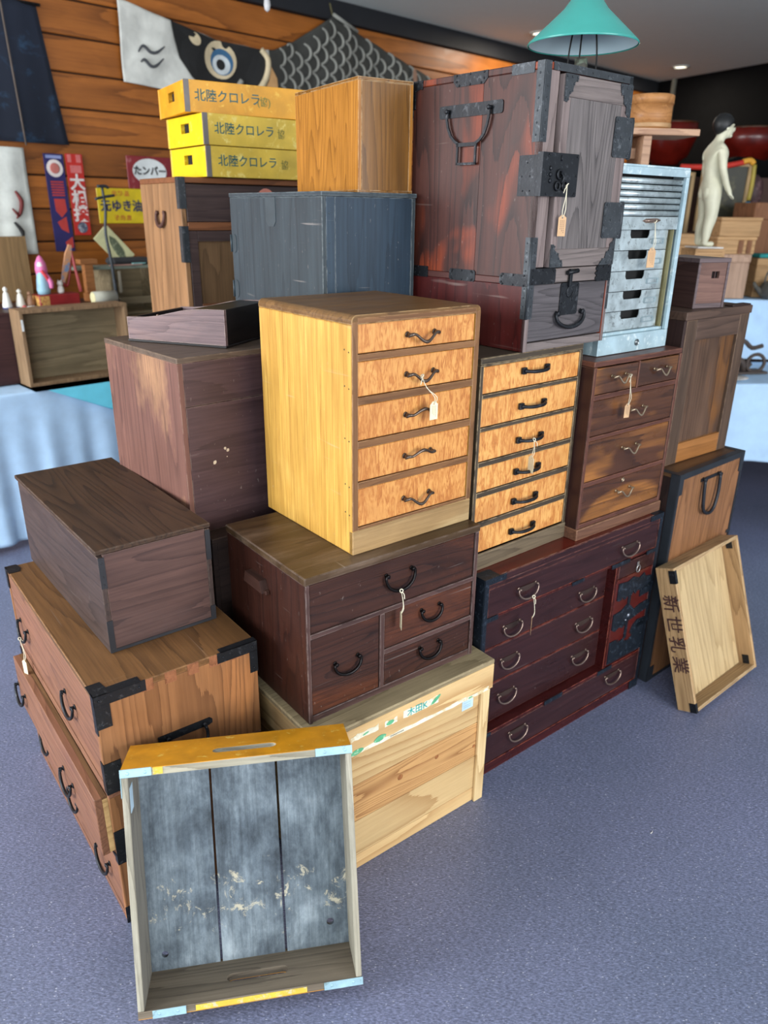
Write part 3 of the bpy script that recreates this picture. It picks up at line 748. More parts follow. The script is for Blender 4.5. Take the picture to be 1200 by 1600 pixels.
mb.tube([FR(.068, .474, .0168), FR(.068, .460, .0175)], [.0008, .0026], 8, sm=1)
for cx, cz, r_ in ((.064, .430, .010), (.058, .404, .009), (.086, .406, .010)):
    mb.tube([FR(cx+r_*math.cos(k*PI/4), cz+r_*math.sin(k*PI/4), .0195) for k in range(8)], .0030, 6, closed=True)
mb.tube([FR(.070, .436, .017), FR(.072, .424, .026), FR(.070, .410, .022)], .0035, 6)
part('lock_plate', mb, IRON, t)
# body ironwork
mb = MB()
mb.fbox(FR, 0, .022, .085, .285, 0, .002); mb.fbox(FL, 0, .018, .085, .285, 0, .002)
mb.tube([(-.001, -.001, .085), (-.001, -.001, .285)], .0035, 6, sm=1)
for k in range(9): mb.fstud(FL, .011, .095+.022*k, .002, .0022, .0018); mb.fstud(FR, .014, .095+.022*k, .002, .0022, .0018)
mb.fbox(FR, 0, .022, .50, h+.001, 0, .0018); mb.fbox(FL, 0, .022, .50, h+.001, 0, .0018)
mb.fbox(FR, .03, a, h-.016, h+.001, 0, .0018); mb.fbox(FL, .03, .10, h-.022, h+.001, 0, .0018)
for k in range(6): mb.fstud(FL, .012, .515+.026*k, .0018, .0025, .0018); mb.fstud(FR, .012, .515+.026*k, .0018, .0025, .0018)
for k in range(5): mb.fstud(FR, .05+.065*k, h-.008, .0018, .0025, .0018)
mb.fbox(FR, .344, a+.001, .09, .56, 0, .002); mb.fbox(FR, .338, .352, .56, h, 0.0, .0018)
for k in range(12): mb.fstud(FR, .348, .10+.036*k, .002, .0022, .0018)
clusters('edge_iron', mb, IRON2, t)
mb = MB()
plate(FR, [(.0, .170), (.0, .210), (.100, .210), (.106, .204), (.106, .176), (.100, .170)], .0003, .0022, .2)
plate(FR, [(.352, .168), (.352, .210), (.286, .210), (.280, .203), (.286, .197), (.278, .190), (.286, .183), (.280, .176), (.288, .168)], .0003, .0022, .2)
plate(FL, [(.0, .166), (.0, .196), (.090, .196), (.096, .190), (.096, .172), (.09, .166)], .0012, .003, .2)
plate(FL, [(.185, .170), (.185, .192), (.190, .196), (.280, .196), (.284, .190), (.284, .172), (.280, .166), (.19, .166)], .0012, .003, .2)
plate(FL, [(.372, .166), (.372, .196), (.453, .196), (.453, .166)], .0012, .003, .2)
plate(FL, [(.178, .669), (.178, .652), (.190, .640), (.286, .640), (.298, .652), (.298, .669)], .0, .002, .2)
plate(FL, [(.415, .669), (.453, .669), (.453, .600), (.444, .600), (.444, .645), (.415, .650)], .0, .002, .1)
clusters('iron_band', mb, IRON, t)
# front drawer
mb = MB(); mb.poly(FR, rrect(.134, .086, .212, .170, .006, 2), .0, .0022)
for x in (.142, .204):
    for zq in (.096, .118, .142, .162): mb.fstud(FR, x, zq, .0022, .0025, .002)
mb.tube([FR(.172+.014*math.cos(k*PI/5), .146+.014*math.sin(k*PI/5), .0035) for k in range(3, 11)], .0012, 6)
mb.tube([FR(.186, .136, .0025), FR(.186, .122, .003)], [.001, .0026], 8, sm=1)
mb.fbox(FR, .160, .170, .160, .205, .002, .010, .001); mb.tube([FR(.148, .196, .008), FR(.192, .200, .008)], .006, 8, sm=1)
dr = drawer(t, FR, .014, .338, .024, .171, sd_, bail(FR, .178, .092, .118, .038, 0, .0046, pinr=.007), IRON, proud=-.001)
part('hasp', mb, IRON, dr)
# big side handle
mb = MB(); F = FL
mb.poly(F, rrect(.121, .570, .345, .600, .006, 2), 0, .003)
def flat(pts, wd=.007, o=.008, th=.004):
    for (s0, z0), (s1, z1) in zip(pts[:-1], pts[1:]):
        d = math.hypot(s1-s0, z1-z0); nx, nz = -(z1-z0)/d*wd/2, (s1-s0)/d*wd/2
        mb.poly(F, [(s0+nx, z0+nz), (s1+nx, z1+nz), (s1-nx, z1-nz), (s0-nx, z0-nz)], o, o+th)
arcp = [(.309, .585), (.309, .565), (.303, .545), (.292, .526), (.276, .513), (.262, .506)]
arcq = [(.160, .585), (.160, .565), (.165, .545), (.174, .526), (.188, .513), (.202, .506)]
flat(arcp); flat(arcq); flat([(.270, .5045), (.196, .5045)], .009)
flat([(.265, .505), (.265, .457)], .006); flat([(.200, .505), (.200, .457)], .006); flat([(.268, .459), (.197, .459)], .006)
for s_ in (.309, .160):
    mb.tube([FL(s_, .585, .003), FL(s_, .585, .014)], .005, 8, sm=1); mb.fstud(FL, s_, .585, .013, .006, .003)
part('carrying_handle', mb, IRON, t)

# ------------------------------------------------------------------ green shaded lamp on top
t = thing('shaded_lamp', 'lamp with green conical shade, white inside, on top of tall iron-bound cabinet', 'lamp', (.497, 2.25, 1.9775))
part('shade', MB().lathe([(.028, .190), (.058, .152), (.1395, .080), (.1415, .076), (.1395, .074)], seg=48, caps=False), plain('green_enamel', (62, 150, 140), .25, mott=.04), t)
part('shade_lining', MB().lathe([(.026, .186), (.056, .149), (.1375, .0765)], seg=48, caps=False), plain('pale_enamel', (190, 212, 220), .4, mott=.03), t)
part('stem', MB().lathe([(.018, 0), (.018, .030), (.0165, .034), (.0165, .046), (.004, .047)], seg=16), plain('stem_brown', (60, 58, 50), .6, spot=(90, 100, 86)), t)
part('base', MB().lathe([(.045, 0), (.045, .006), (.018, .012)], seg=24), IRON, t)
for an in (-35, 205, 85):
    c_, s_ = math.cos(rad(an)), math.sin(rad(an))
    part('support_wire', MB().tube([(.042*c_, .042*s_, .005), (.041*c_, .041*s_, .05), (.034*c_, .034*s_, .10), (.020*c_, .020*s_, .168)], .0022, 6), BLACK, t)

# ------------------------------------------------------------------ metal shutter cabinet
t = thing('metal_cabinet', 'pale blue-grey steel cabinet with half-open ribbed shutter over drawers with cut-out pulls', 'cabinet', (.6201, 2.2277, 1.2585), 38.38)
a, b, h = .352, .35, .520
st = plain('galvanised_paint', (176, 200, 208), .42, .25, spot=(214, 226, 226), spotamt=.35, sscale=35)
st2 = plain('bare_zinc', (186, 198, 200), .36, .45, spot=(120, 126, 126), spotamt=.28, sscale=55, mott=.25)
part('top_panel', MB().box(0, 0, h-.006, a, b, h, .001), st, t)
part('side_panel', MB().box(0, 0, 0, .004, b, h-.0065, .0006), st, t)
part('side_panel', MB().box(a-.004, 0, 0, a, b, h-.0065, .0006), st, t)
part('back_panel', MB().box(.004, b-.005, 0, a-.004, b, h-.0065), st, t)
part('inner_shade', MB().box(.005, .05, .05, a-.005, .054, h-.007), BLACK, t)  # black sheet makes the shaded interior behind the drawer cut-outs
part('front_frame', MB().fbox(FR, 0.0, a, .494, h-.0063, -.006, .001, .0006), st, t)
part('front_frame', MB().fbox(FR, .336, a, .054, .4935, -.01, .001, .0006), st, t)
part('front_frame', MB().fbox(FR, 0, .014, .054, .4935, -.01, .001, .0006), st, t)
pf = part('plinth', MB().fbox(FR, 0, a, 0, .0535, -.02, .0015, .001), st, t)
part('lock', MB().lathe([(.010, 0), (.010, .003), (.008, .0045), (.0075, .003), (.0035, .003), (.003, .006)], FR(.19, .026, .0015), 20, Matrix.Rotation(rad(90), 3, 'X')), plain('lock_chrome', (150, 155, 155), .2, .9), pf)
part('guide_rail', MB().fbox(FR, .325, .330, .055, .365, -.03, -.012), plain('guide_brass', (150, 140, 100), .4, .5), t)
part('sill', MB().fbox(FR, .014, .336, .0540, .0620, -.03, -.012, .0006), st, t)
sh = part('shutter', MB().fbox(FR, .016, .334, .350, .385, -.010, -.006, .0008), st2, t)
for k in range(6):
    zc = .394+k*.0172; mb = MB(); prof = []
    pts = [(zc-.0084, -.014), (zc-.006, -.009), (zc, -.0065), (zc+.006, -.009), (zc+.0084, -.014)]
    bmm = mb.bm; A = [bmm.verts.new(FR(.016, q, o_)) for q, o_ in pts]; B = [bmm.verts.new(FR(.334, q, o_)) for q, o_ in pts]
    for i in range(4): f = bmm.faces.new((A[i], B[i], B[i+1], A[i+1])); f.smooth = True
    bmm.faces.new((A[0], A[4], B[4], B[0])); bmm.faces.new(A); bmm.faces.new(B[::-1])
    part('slat', mb, st2, sh)
mb = MB(); mb.tube([FR(.158, .374, -.006), FR(.168, .3745, .004), FR(.20, .375, .006), FR(.222, .3755, .004), FR(.232, .376, -.006)], .0028, 6); mb.poly(FR, [(.150, .374), (.168, .368), (.222, .369), (.240, .376), (.222, .381), (.168, .380)], -.006, -.0045)
part('pull', mb, OLDB, sh)
for k in range(5):
    z0 = .0635+.0575*k; z1 = z0+.0555
    cx = .175
    outer = [(.032, z0), (.318, z0), (.318, z1), (cx+.047, z1), (cx+.047, z1-.014), (cx+.041, z1-.023), (cx-.041, z1-.023), (cx-.047, z1-.014), (cx-.047, z1), (.032, z1)]
    mb = MB(); mb.add(curve_mesh([outer], .0016), basis((0, .0255, 0), (1, 0, 0), (0, 0, 1), (0, -1, 0)))
    d_ = part('drawer', mb, st2, t)
    mb = MB(); mb.add(curve_mesh([rrect(.236, z0+.015, .304, z0+.033, .006, 3), rectp(.246, z0+.0185, .292, z0+.0295)], .0015), basis((0, .0240, 0), (1, 0, 0), (0, 0, 1), (0, -1, 0)))
    mb.fstud(FR, .241, z0+.024, -.0235, .0022, .001); mb.fstud(FR, .298, z0+.024, -.0235, .0022, .001)
    part('label_holder', mb, plain('holder_zinc', (160, 176, 180), .3, .6), d_)
# plank behind metal cabinet
t = part('plank', MB().box(0, 0, 0, .020, .26, .522, .002), wood('mauve_wood', (96, 76, 76), (124, 102, 100), 'z', 4, .55, .5, .2, .15))
t.location = (.6201+.3565*.784-.03*.621, 2.2277+.3565*.621+.03*.784, 1.2585); t.rotation_euler = (0, 0, rad(38.38))
tag(t, 'upright mauve-brown board on edge right beside the steel shutter cabinet', 'board')

# ------------------------------------------------------------------ black-blue box, honey box
t = thing('black_box', 'large blue-black painted box with small iron clasps beneath honey-coloured box', 'box', (-.1731, 2.1158, 1.318), 35.9)
a, b, h = .310, .559, .378
bl = wood('blueblack_left', (48, 57, 63), (62, 73, 79), 'z', 3, .5, .6, .15, .06, wear=(140, 146, 146), wearw=.003, scratch=.25)
br = wood('blueblack_right', (34, 50, 64), (47, 66, 82), 'z', 3, .42, .6, .2, .06, wear=(150, 158, 160), wearw=.003, scratch=.35)
part('side_panel', MB().box(0, 0, 0, .012, b, h-.012, .0012), bl, t)
part('side_panel', MB().box(a-.012, 0, 0, a, b, h-.012, .0012), bl, t)
part('front_strip', MB().box(.0125, .0, 0, .040, .012, h-.012, .0008), br, t)
part('front_panel', MB().box(.0408, .0006, 0, a-.0125, .012, h-.012, .0008), br, t)
part('back_panel', MB().box(.0125, b-.012, 0, a-.0125, b, h-.012, .0008), bl, t)
part('bottom_panel', MB().box(.013, .013, 0, a-.013, b-.013, .012), bl, t)
part('lid', MB().box(-.002, -.003, h-.0115, a+.002, b+.002, h, .0015), bl, t)
mb = MB()
for zc in (.23, .09):
    mb.poly(FL, rrect(b-.035, zc-.028, b+.002, zc+.028, .016, 4), 0, .002); mb.tube([FL(b-.003, zc-.026, .004), FL(b-.003, zc+.026, .004)], .003, 6, sm=1)
mb.poly(FL, [(.255, .366), (.255, .300), (.268, .286), (.300, .286), (.315, .300), (.315, .366)], 0, .0015)
mb.fbox(FL, b-.004, b+.002, 0, .05, 0, .002)
for k in range(4): mb.fstud(FR, .022, .10+.075*k, 0, .0025, .001)
clusters('clasp', mb, plain('clasp_iron', (66, 78, 84), .45, .3), t)
t = thing('honey_box', 'plain glossy honey-brown wooden box with strong grain atop the blue-black box', 'box', (-.0819, 2.2262, 1.697), 31.23)
a, b, h = .172, .39, .278
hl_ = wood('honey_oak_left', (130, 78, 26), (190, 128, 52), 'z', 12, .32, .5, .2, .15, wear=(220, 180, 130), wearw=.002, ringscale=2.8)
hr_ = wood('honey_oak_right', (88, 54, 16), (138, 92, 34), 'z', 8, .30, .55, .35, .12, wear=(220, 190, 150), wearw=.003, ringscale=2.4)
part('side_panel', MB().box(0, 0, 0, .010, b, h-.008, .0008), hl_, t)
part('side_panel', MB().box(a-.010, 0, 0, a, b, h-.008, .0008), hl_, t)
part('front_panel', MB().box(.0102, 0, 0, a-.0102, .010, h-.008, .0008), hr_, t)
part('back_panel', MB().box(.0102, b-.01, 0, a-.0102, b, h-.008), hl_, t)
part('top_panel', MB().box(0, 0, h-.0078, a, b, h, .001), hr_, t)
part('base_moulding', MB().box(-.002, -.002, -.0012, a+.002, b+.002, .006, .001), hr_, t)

# ------------------------------------------------------------------ left: big plain wine-brown chest and slanted writing box
t = thing('wooden_chest', 'large plain box with streaky red-brown left side and dull purple-brown front', 'chest', (-.512, 1.838, .836), 42.9)
a, b, h = .46, .416, .473
l1 = wood('streaky_brown', (86, 54, 48), (124, 84, 72), 'z', 4, .55, .5, .25, .2, patch=(196, 150, 106), patchamt=.8, patchscale=2.0, wear=(150, 120, 104), wearw=.003)
l2 = wood('purple_brown', (64, 46, 48), (84, 62, 64), 'x', 3, .42, .6, .2, .1, wear=(140, 118, 104), wearw=.003, scratch=.3)
l3 = wood('grey_brown_top', (74, 60, 50), (104, 86, 72), 'x', 4, .5, .5, .35, .12, wear=(150, 128, 108), wearw=.003, patch=(58, 46, 40))
part('side_panel', MB().box(0, 0, 0, .014, b, h-.014, .001), l1, t)
part('side_panel', MB().box(a-.014, 0, 0, a, b, h-.014, .001), l1, t)
part('front_board', MB().box(.0142, .001, h-.125, a-.0142, .014, h-.014, .0008), l2, t)
part('front_board', MB().box(.0142, .0, 0, a-.0142, .014, h-.126, .0008), l2, t)
part('back_panel', MB().box(.0142, b-.012, 0, a-.0142, b, h-.014), l2, t)
part('bottom_panel', MB().box(.0142, .0142, 0, a-.0142, b-.0125, .012), l2, t)
part('top_panel', MB().box(-.001, -.001, h-.0138, a+.001, b+.001, h, .0015), l3, t)
mb = MB()
for cx, cz, r_ in ((.118, .222, .004), (.126, .216, .005), (.122, .198, .0018), (.085, .19, .006)):
    mb.poly(FR, [(cx+r_*math.cos(k*PI/4)*random.uniform(.7, 1.2), cz+r_*math.sin(k*PI/4)*random.uniform(.7, 1.2)) for k in range(8)], .0, .0003)
part('paint_chips', mb, plain('chip_white', (206, 186, 160), .8), t, stuff=True)
t = thing('writing_box', 'low black-brown box with wavy sloping top edge on the large plain chest', 'box', (-.4202, 1.9889, 1.3095), 70.1)
b, a, h = .306, .26, .098
wv = wood('plum_wood', (84, 66, 70), (128, 104, 104), 'y', 6, .5, .6, .25, .4, patch=(150, 112, 96), patchamt=.4, wear=(160, 140, 130))
prof = [(0, h), (.05, h-.001), (.09, h-.003), (.13, h-.008), (.17, h-.017), (.21, h-.026), (.25, h-.031), (b, h-.033)]
def wave_side(x0, x1):
    m = MB(); pts = [(0, 0.006)]+prof+[(b, 0.006)]
    A = [m.bm.verts.new((x0, p, q)) for p, q in pts]; B = [m.bm.verts.new((x1, p, q)) for p, q in pts]; n = len(pts)
    m.bm.faces.new(A); m.bm.faces.new(B[::-1])
    for i in range(n): m.bm.faces.new((A[i], A[(i+1) % n], B[(i+1) % n], B[i]))
    return m
part('side_board', wave_side(0, .010), wv, t); part('side_board', wave_side(a-.010, a), wv, t)
BKW = wood('near_black_wood', (16, 13, 14), (30, 25, 25), 'x', 4, .35, .5, .2, .1)
part('base_board', MB().box(-.002, -.002, 0, a+.002, b+.002, .006, .001), BKW, t)
part('front_board', MB().box(.0102, .0005, .006, a-.0102, .010, h, .001), BKW, t)
part('front_board', MB().box(.0102, b-.010, .006, a-.0102, b-.0005, h-.034, .001), BKW, t)
part('lid', MB().box(.0102, .0105, h-.010, a-.0102, .10, h-.003, .001), BKW, t)
part('inner_floor', MB().box(.0102, .0105, .0065, a-.0102, b-.0105, .012), BKW, t)
mb = MB(); mb.stud((.02, .22, .0705), (0, 0, 1), .004, .003); mb.stud((.10, .27, .0125), (0, 0, 1), .003, .003); mb.tube([(.06, .2, .02), (.10, .24, .03)], .006, 6, sm=1)
clusters('catch', mb, OLDB, t)
# supports (mostly hidden behind the front row)
t = thing('wooden_chest', 'plain dark chest in the gap behind the lidded box, under the large plain chest', 'chest', (-.455, 1.815, 0), 38)
DK = wood('dark_hidden', (38, 28, 26), (58, 44, 40), 'x', 4, .5, .5, .2, .15)
def plainbox(t, a, b, h, m, m2=None, th=.014):
    m2 = m2 or m
    part('side_panel', MB().box(0, 0, 0, th, b, h-th, .001), m2, t); part('side_panel', MB().box(a-th, 0, 0, a, b, h-th, .001), m2, t)
    part('front_panel', MB().box(th, 0, 0, a-th, th, h-th, .001), m, t); part('back_panel', MB().box(th, b-th, 0, a-th, b, h-th, .001), m, t)
    part('bottom_panel', MB().box(th, th, 0, a-th, b-th, th), m, t)
    part('top_panel', MB().box(0, 0, h-th, a, b, h, .0015), m, t)
plainbox(t, .43, .37, .836, DK)
t = thing('wooden_chest', 'tall plain dark chest hidden under the blue-black painted box', 'chest', (-.1731+.02*.81-.075*.586, 2.1158+.02*.586+.075*.81, 0), 35.9)
plainbox(t, .27, .44, 1.318, DK)

# ------------------------------------------------------------------ left front: two-part cypress tansu
t = thing('tansu_upper_unit', 'upper unit of light brown chest, one long drawer, black iron corners on top', 'chest', (-.6228, 1.3513, .401), 37.81)
a, b, h = .395, .791, .265
tt = wood('cypress_top', (88, 60, 36), (126, 88, 52), 'y', 5, .45, .5, .25, .12, wear=(170, 126, 84), scratch=.1, ringscale=2.4)
tr = wood('cypress_end', (116, 74, 44), (158, 108, 68), 'z', 12, .5, .4, .2, .15, tri=(172, 114, 68), ringscale=2.6)
tf_ = wood('cypress_front', (112, 72, 52), (148, 102, 76), 'y', 6, .5, .5, .2, .15, varv=.08, patch=(120, 74, 66), patchamt=.3)
tp_ = wood('cypress_pale', (190, 146, 88), (226, 188, 130), 'x', 4, .6, .5, .2, .15)
part('top_panel', MB().box(0.0005, 0.0, h-.016, a, b, h, .0015), tt, t)
part('end_panel', MB().box(0, 0, 0, a, .016, h-.0165, .001), tr, t)
part('end_panel', MB().box(0, b-.016, 0, a, b, h-.0165, .001), tr, t)
part('back_panel', MB().box(a-.014, .016, 0, a-.001, b-.016, h-.0165), tr, t)
part('bottom_panel', MB().box(.0, .016, 0.001, a-.014, b-.016, .013, .0008), tf_, t)
part('interior_shade', MB().box(.026, .016, .013, .030, b-.016, h-.0165), BLACK, t)  # added black sheet gives the shade around the long drawer
for k in range(5):
    x0 = .105+.055*k
    part('dovetail', MB().box(x0, -.0012, h-.030, x0+.028, .002, h-.0005, .0006), wood('dovetail_end', (120, 70, 44), (160, 104, 70), 'y', 5, .5, .5, .2, .15), t)
drawer(t, FL, .017, b-.017, .014, h-.017, tf_, [bail(FL, .233, .128, 0.090, .044, .0, .0036, pinr=.008), bail(FL, .668, .128, 0.090, .044, .0, .0036, pinr=.008)], IRON)
mb = MB()
def cornerU(y0, y1, up=True):
    pass
for y0, y1 in ((-.002, .05), (b-.05, b+.002)):
    pts = [(-.002, y0), (.028, y0), (.035, y0+.02 if y0 < .1 else y0+.02), (.030, y1), (-.002, y1)]
    A = mb.poly(lambda s, t_, o: (s, t_, h+o), pts, 0, .002)
mb.fbox(FR, -.002, .115, h-.026, h+.002, 0, .002); mb.fbox(FR, -.002, .032, h-.085, h-.024, 0, .0025)
mb.fbox(FR, a-.105, a+.001, h-.026, h+.002, 0, .002); mb.fbox(FR, a-.020, a+.001, h-.085, h-.024, 0, .002)
mb.box(a-.095, -.002, h, a+.001, .018, h+.002); mb.box(-.002, -.002, h, .105, .022, h+.0018)
mb.fbox(FL, -.002, .018, h-.10, h+.002, 0, .002); mb.fbox(FL, b-.018, b+.002, h-.06, h+.002, 0, .002)
mb.fbox(FR, -.002, .038, .0, .085, 0, .0025); mb.fbox(FL, -.002, .018, .0, .085, 0, .002)
for x, zq in ((.01, h-.012), (.10, h-.012), (.012, h-.075), (a-.012, h-.012), (a-.09, h-.012), (a-.010, h-.072), (.03, .012), (.03, .07)): mb.fstud(FR, x, zq, .0025, .003, .002)
clusters('iron_corner', mb, IRON, t)
mb = MB()
mb.poly(FR, [(.128, .084), (.128, .100), (.258, .100), (.264, .094), (.264, .084), (.254, .080), (.138, .080)], 0, .003)
P = [(.150, .088), (.146, .064), (.160, .050), (.200, .044), (.236, .052), (.246, .068), (.242, .088)]
mb.tube([FR(p, q, .012+.01*(i in (2, 3, 4))) for i, (p, q) in enumerate(P)], .0042, 8)
for x in (.150, .242): mb.tube([FR(x, .090, 0), FR(x, .090, .014)], .005, 8, sm=1)
part('carrying_handle', mb, IRON, t)
t = thing('tansu_lower_unit', 'lower unit of light brown chest on the floor, upper drawer pulled out', 'chest', (-.6228, 1.3513, 0), 37.81)
h = .400
part('top_panel', MB().box(0.0, 0.0, h-.012, a, b, h, .001), tf_, t)
part('end_panel', MB().box(0, 0, 0, a, .016, h-.0125, .001), tr, t)
part('end_panel', MB().box(0, b-.016, 0, a, b, h-.0125, .001), tr, t)
part('back_panel', MB().box(a-.014, .016, 0, a-.001, b-.016, h-.0125), tr, t)
part('plinth', MB().box(.0, .016, 0.0, a-.014, b-.016, .018, .0008), tf_, t)
part('rail', MB().box(.0, .016, .203, .03, b-.016, .213, .0008), tf_, t)
part('interior_shade', MB().box(.2, .016, .018, .204, b-.016, h-.0125), BLACK, t)  # shaded depth of the case, coloured in with a black sheet
ext = .030
d_ = drawer(t, FL, .017, b-.017, .215, h-.014, tf_, [bail(FL, .262, .285, 0.090, .044, ext, .0036, pinr=.008), bail(FL, .725, .290, 0.090, .044, ext, .0036, pinr=.008)], IRON, o=ext)
d_['label'] = 'drawer pulled out a little way'
part('drawer_side', MB().box(-ext+.0185, .019, .219, .19, .028, h-.022, .001), tp_, d_)
part('drawer_side', MB().box(-ext+.0185, b-.028, .219, .19, b-.019, h-.022, .001), tp_, d_)
part('drawer_cover', MB().box(-ext+.0185, .019, h-.0215, -.0005, b-.019, h-.0155), wood('drawer_cover_wood', (96, 66, 42), (130, 94, 60), 'y', 5, .6, .5, .25, .15), d_)
part('drawer_floor', MB().box(-ext+.0185, .028, .219, .19, b-.028, .225), tp_, d_)
drawer(t, FL, .017, b-.017, .020, .201, tf_, [bail(FL, .140, .108, 0.090, .046, 0, .0036, pinr=.008), bail(FL, .375, .128, 0.088, .044, 0, .0036, pinr=.008), bail(FL, .655, .138, 0.088, .044, 0, .0036, pinr=.008)], IRON)
mb = MB()
mb.fbox(FR, -.002, .030, .19, .29, 0, .0025); mb.fbox(FL, -.002, .018, .19, .215, 0, .002); mb.fbox(FL, .02, .12, .200, .206, 0, .002); mb.fbox(FR, -.002, .03, .0, .05, 0, .0025)
mb.fbox(FL, b-.018, b+.002, h-.07, h, 0, .002)
clusters('iron_corner', mb, IRON, t)

# ------------------------------------------------------------------ lidded dark box on the tansu
t = thing('lidded_box', 'dark brown grained lidded wooden box resting on top of light brown chest', 'box', (-.6438, 1.5260, .6672), 39.1)
a, b, h = .275, .652, .268
qt = wood('grained_lid', (34, 25, 20), (78, 55, 38), 'y', 12, .5, .4, .3, .35, wear=(120, 104, 92), wearw=.0025, ringscale=2.2, patch=(60, 44, 36), patchamt=.3)
ql = wood('brown_grey_side', (50, 40, 38), (76, 60, 55), 'y', 4, .5, .5, .25, .15, wear=(130, 112, 100), wearw=.002, scratch=.1)
qr = wood('brown_front', (60, 42, 40), (94, 68, 61), 'x', 4, .5, .5, .35, .2, wear=(130, 112, 100), wearw=.002, patch=(60, 56, 58), patchamt=.4)
part('lid', MB().box(-.006, -.004, h-.011, a+.001, b+.002, h, .0015), qt, t)
part('lid_batten', MB().box(.02, .02, h-.022, a-.02, .05, h-.0112), ql, t); part('lid_batten', MB().box(.02, b-.05, h-.022, a-.02, b-.02, h-.0112), ql, t)
part('lid_gap_shade', MB().box(.014, .014, h-.0205, a-.014, b-.014, h-.0112), BLACK, t)  # black filler standing in for the shade under the lid
part('side_panel', MB().box(0, 0, 0, .012, b, h-.020, .0012), ql, t)
part('side_panel', MB().box(a-.012, 0, 0, a, b, h-.016, .0012), ql, t)
part('front_panel', MB().box(.0125, .0006, 0, a-.0125, .012, h-.014, .0008), qr, t)
part('back_panel', MB().box(.0125, b-.012, 0, a-.0125, b, h-.014), ql, t)
part('bottom_panel', MB().box(.0125, .0125, 0, a-.0125, b-.0125, .01), ql, t)
mb = MB()
for s0, s1, z0, z1 in ((0, .014, .17, h-.020), (0, .014, 0, .085), (a-.013, a, .17, h-.018), (a-.013, a, 0, .04), (.014, a-.013, 0, .008)):
    mb.fbox(FR, s0, s1, z0, z1, 0, .0015)
for zq in (.235, .20, .18, .01): mb.fstud(FR, .007, zq, .0015, .002, .0012)
clusters('iron_strap', mb, plain('strap_iron', (46, 46, 50), .5, .3), t)

# ------------------------------------------------------------------ right: iron-edged chest, panelled cabinet on it, small lidded box
t = thing('wooden_chest', 'plank-fronted chest with black iron edges and a U-shaped handle standing on floor', 'chest', (1.0023, 2.4131, 0), 40.7)
a, b, h = .467, .46, .8277
ef = wood('chestnut_plank', (110, 72, 46), (152, 106, 70), 'z', 7, .5, .45, .3, .15, varv=.25, ringscale=2.4)
es_ = wood('chestnut_dark', (40, 28, 26), (62, 44, 40), 'z', 4, .5, .5, .2, .15)
et = wood('chestnut_top', (74, 50, 34), (110, 78, 52), 'x', 6, .45, .5, .3, .15)
part('top_panel', MB().box(0, 0, h-.014, a, b, h, .001), et, t)
part('side_panel', MB().box(0, 0, 0, .014, b, h-.0145, .001), es_, t)
part('side_panel', MB().box(a-.014, 0, 0, a, b, h-.0145, .001), es_, t)
part('back_panel', MB().box(.014, b-.014, 0, a-.014, b, h-.0145), es_, t)
xs = [.0142, .105, .21, .30, .385, a-.0142]
for x0, x1 in zip(xs[:-1], xs[1:]): part('plank', MB().box(x0+.0004, .0005, 0, x1-.0004, .013, h-.0145, .0008), ef, t)
mb = MB(); st_ = .026
mb.fbox(FR, 0, a, h-.020, h+.001, 0, .002); mb.fbox(FR, 0, .030, h-.075, h, 0, .0025); mb.fbox(FR, a-.028, a+.001, h-.075, h, 0, .0025)
mb.box(-.001, -.001, h, a+.001, .022, h+.002); mb.box(-.001, 0, h, .022, b, h+.0018); mb.box(a-.022, 0, h, a+.001, b, h+.0018); mb.box(0, b-.02, h, a, b+.001, h+.0018)
mb.fbox(FL, 0, .03, 0, h, 0, .0022); mb.fbox(FR, 0, .012, 0, h, 0, .002); mb.fbox(FR, 0, .04, 0, .06, 0, .0025); mb.fbox(FR, 0, a, 0, .012, 0, .002)
mb.fbox(FR, a-.012, a+.001, .0, h, 0, .002); mb.fbox(FR, a-.03, a, .50, .512, 0, .0025)
clusters('iron_edge', mb, plain('slate_iron', (48, 52, 58), .5, .3), t)
mb = MB(); mb.fbox(FR, .155, .300, .772, .784, 0, .003)
mb.tube([FR(.170, .780, .010), FR(.170, .72, .014), FR(.182, .662, .016), FR(.225, .642, .017), FR(.262, .660, .016), FR(.278, .72, .014), FR(.278, .782, .010)], .0065, 8)
for x in (.170, .278): mb.tube([FR(x, .780, 0), FR(x, .780, .016)], .007, 8, sm=1)
part('carrying_handle', mb, plain('dark_slate_iron', (40, 42, 48), .45, .4), t)
t = thing('panelled_cabinet', 'slim brown frame-and-panel cabinet standing on the plank-fronted iron-edged chest', 'cabinet', (.9711, 2.5016, .8302), 37.79)
a, b, h = .407, .34, .527
fs = wood('frame_brown', (70, 54, 44), (98, 77, 62), 'z', 5, .45, .5, .25, .12, wear=(140, 112, 88))
fx_ = wood('frame_brown_rail', (70, 54, 46), (98, 76, 64), 'x', 5, .45, .5, .25, .12)
fp = wood('panel_brown', (72, 52, 42), (104, 78, 60), 'z', 7, .42, .5, .4, .12, tri=(128, 84, 44), ringscale=1.8)
part('side_panel', MB().box(0, 0.0, 0, .014, b, h-.028, .001), es_, t); part('side_panel', MB().box(a-.014, 0, 0, a, b, h-.028, .001), fs, t)
part('back_panel', MB().box(.014, b-.012, 0, a-.014, b, h-.028), fs, t)
part('top_panel', MB().box(-.002, -.006, h-.0275, a+.003, b, h, .002), fx_, t)
part('stile', MB().fbox(FR, .0145, .078, 0, h-.028, -.016, .001, .001), fs, t)
part('stile', MB().fbox(FR, .346, a-.0005, 0, h-.028, -.016, .001, .001), fs, t)
part('rail', MB().fbox(FR, .0785, .3455, .430, h-.028, -.016, .001, .001), fx_, t)
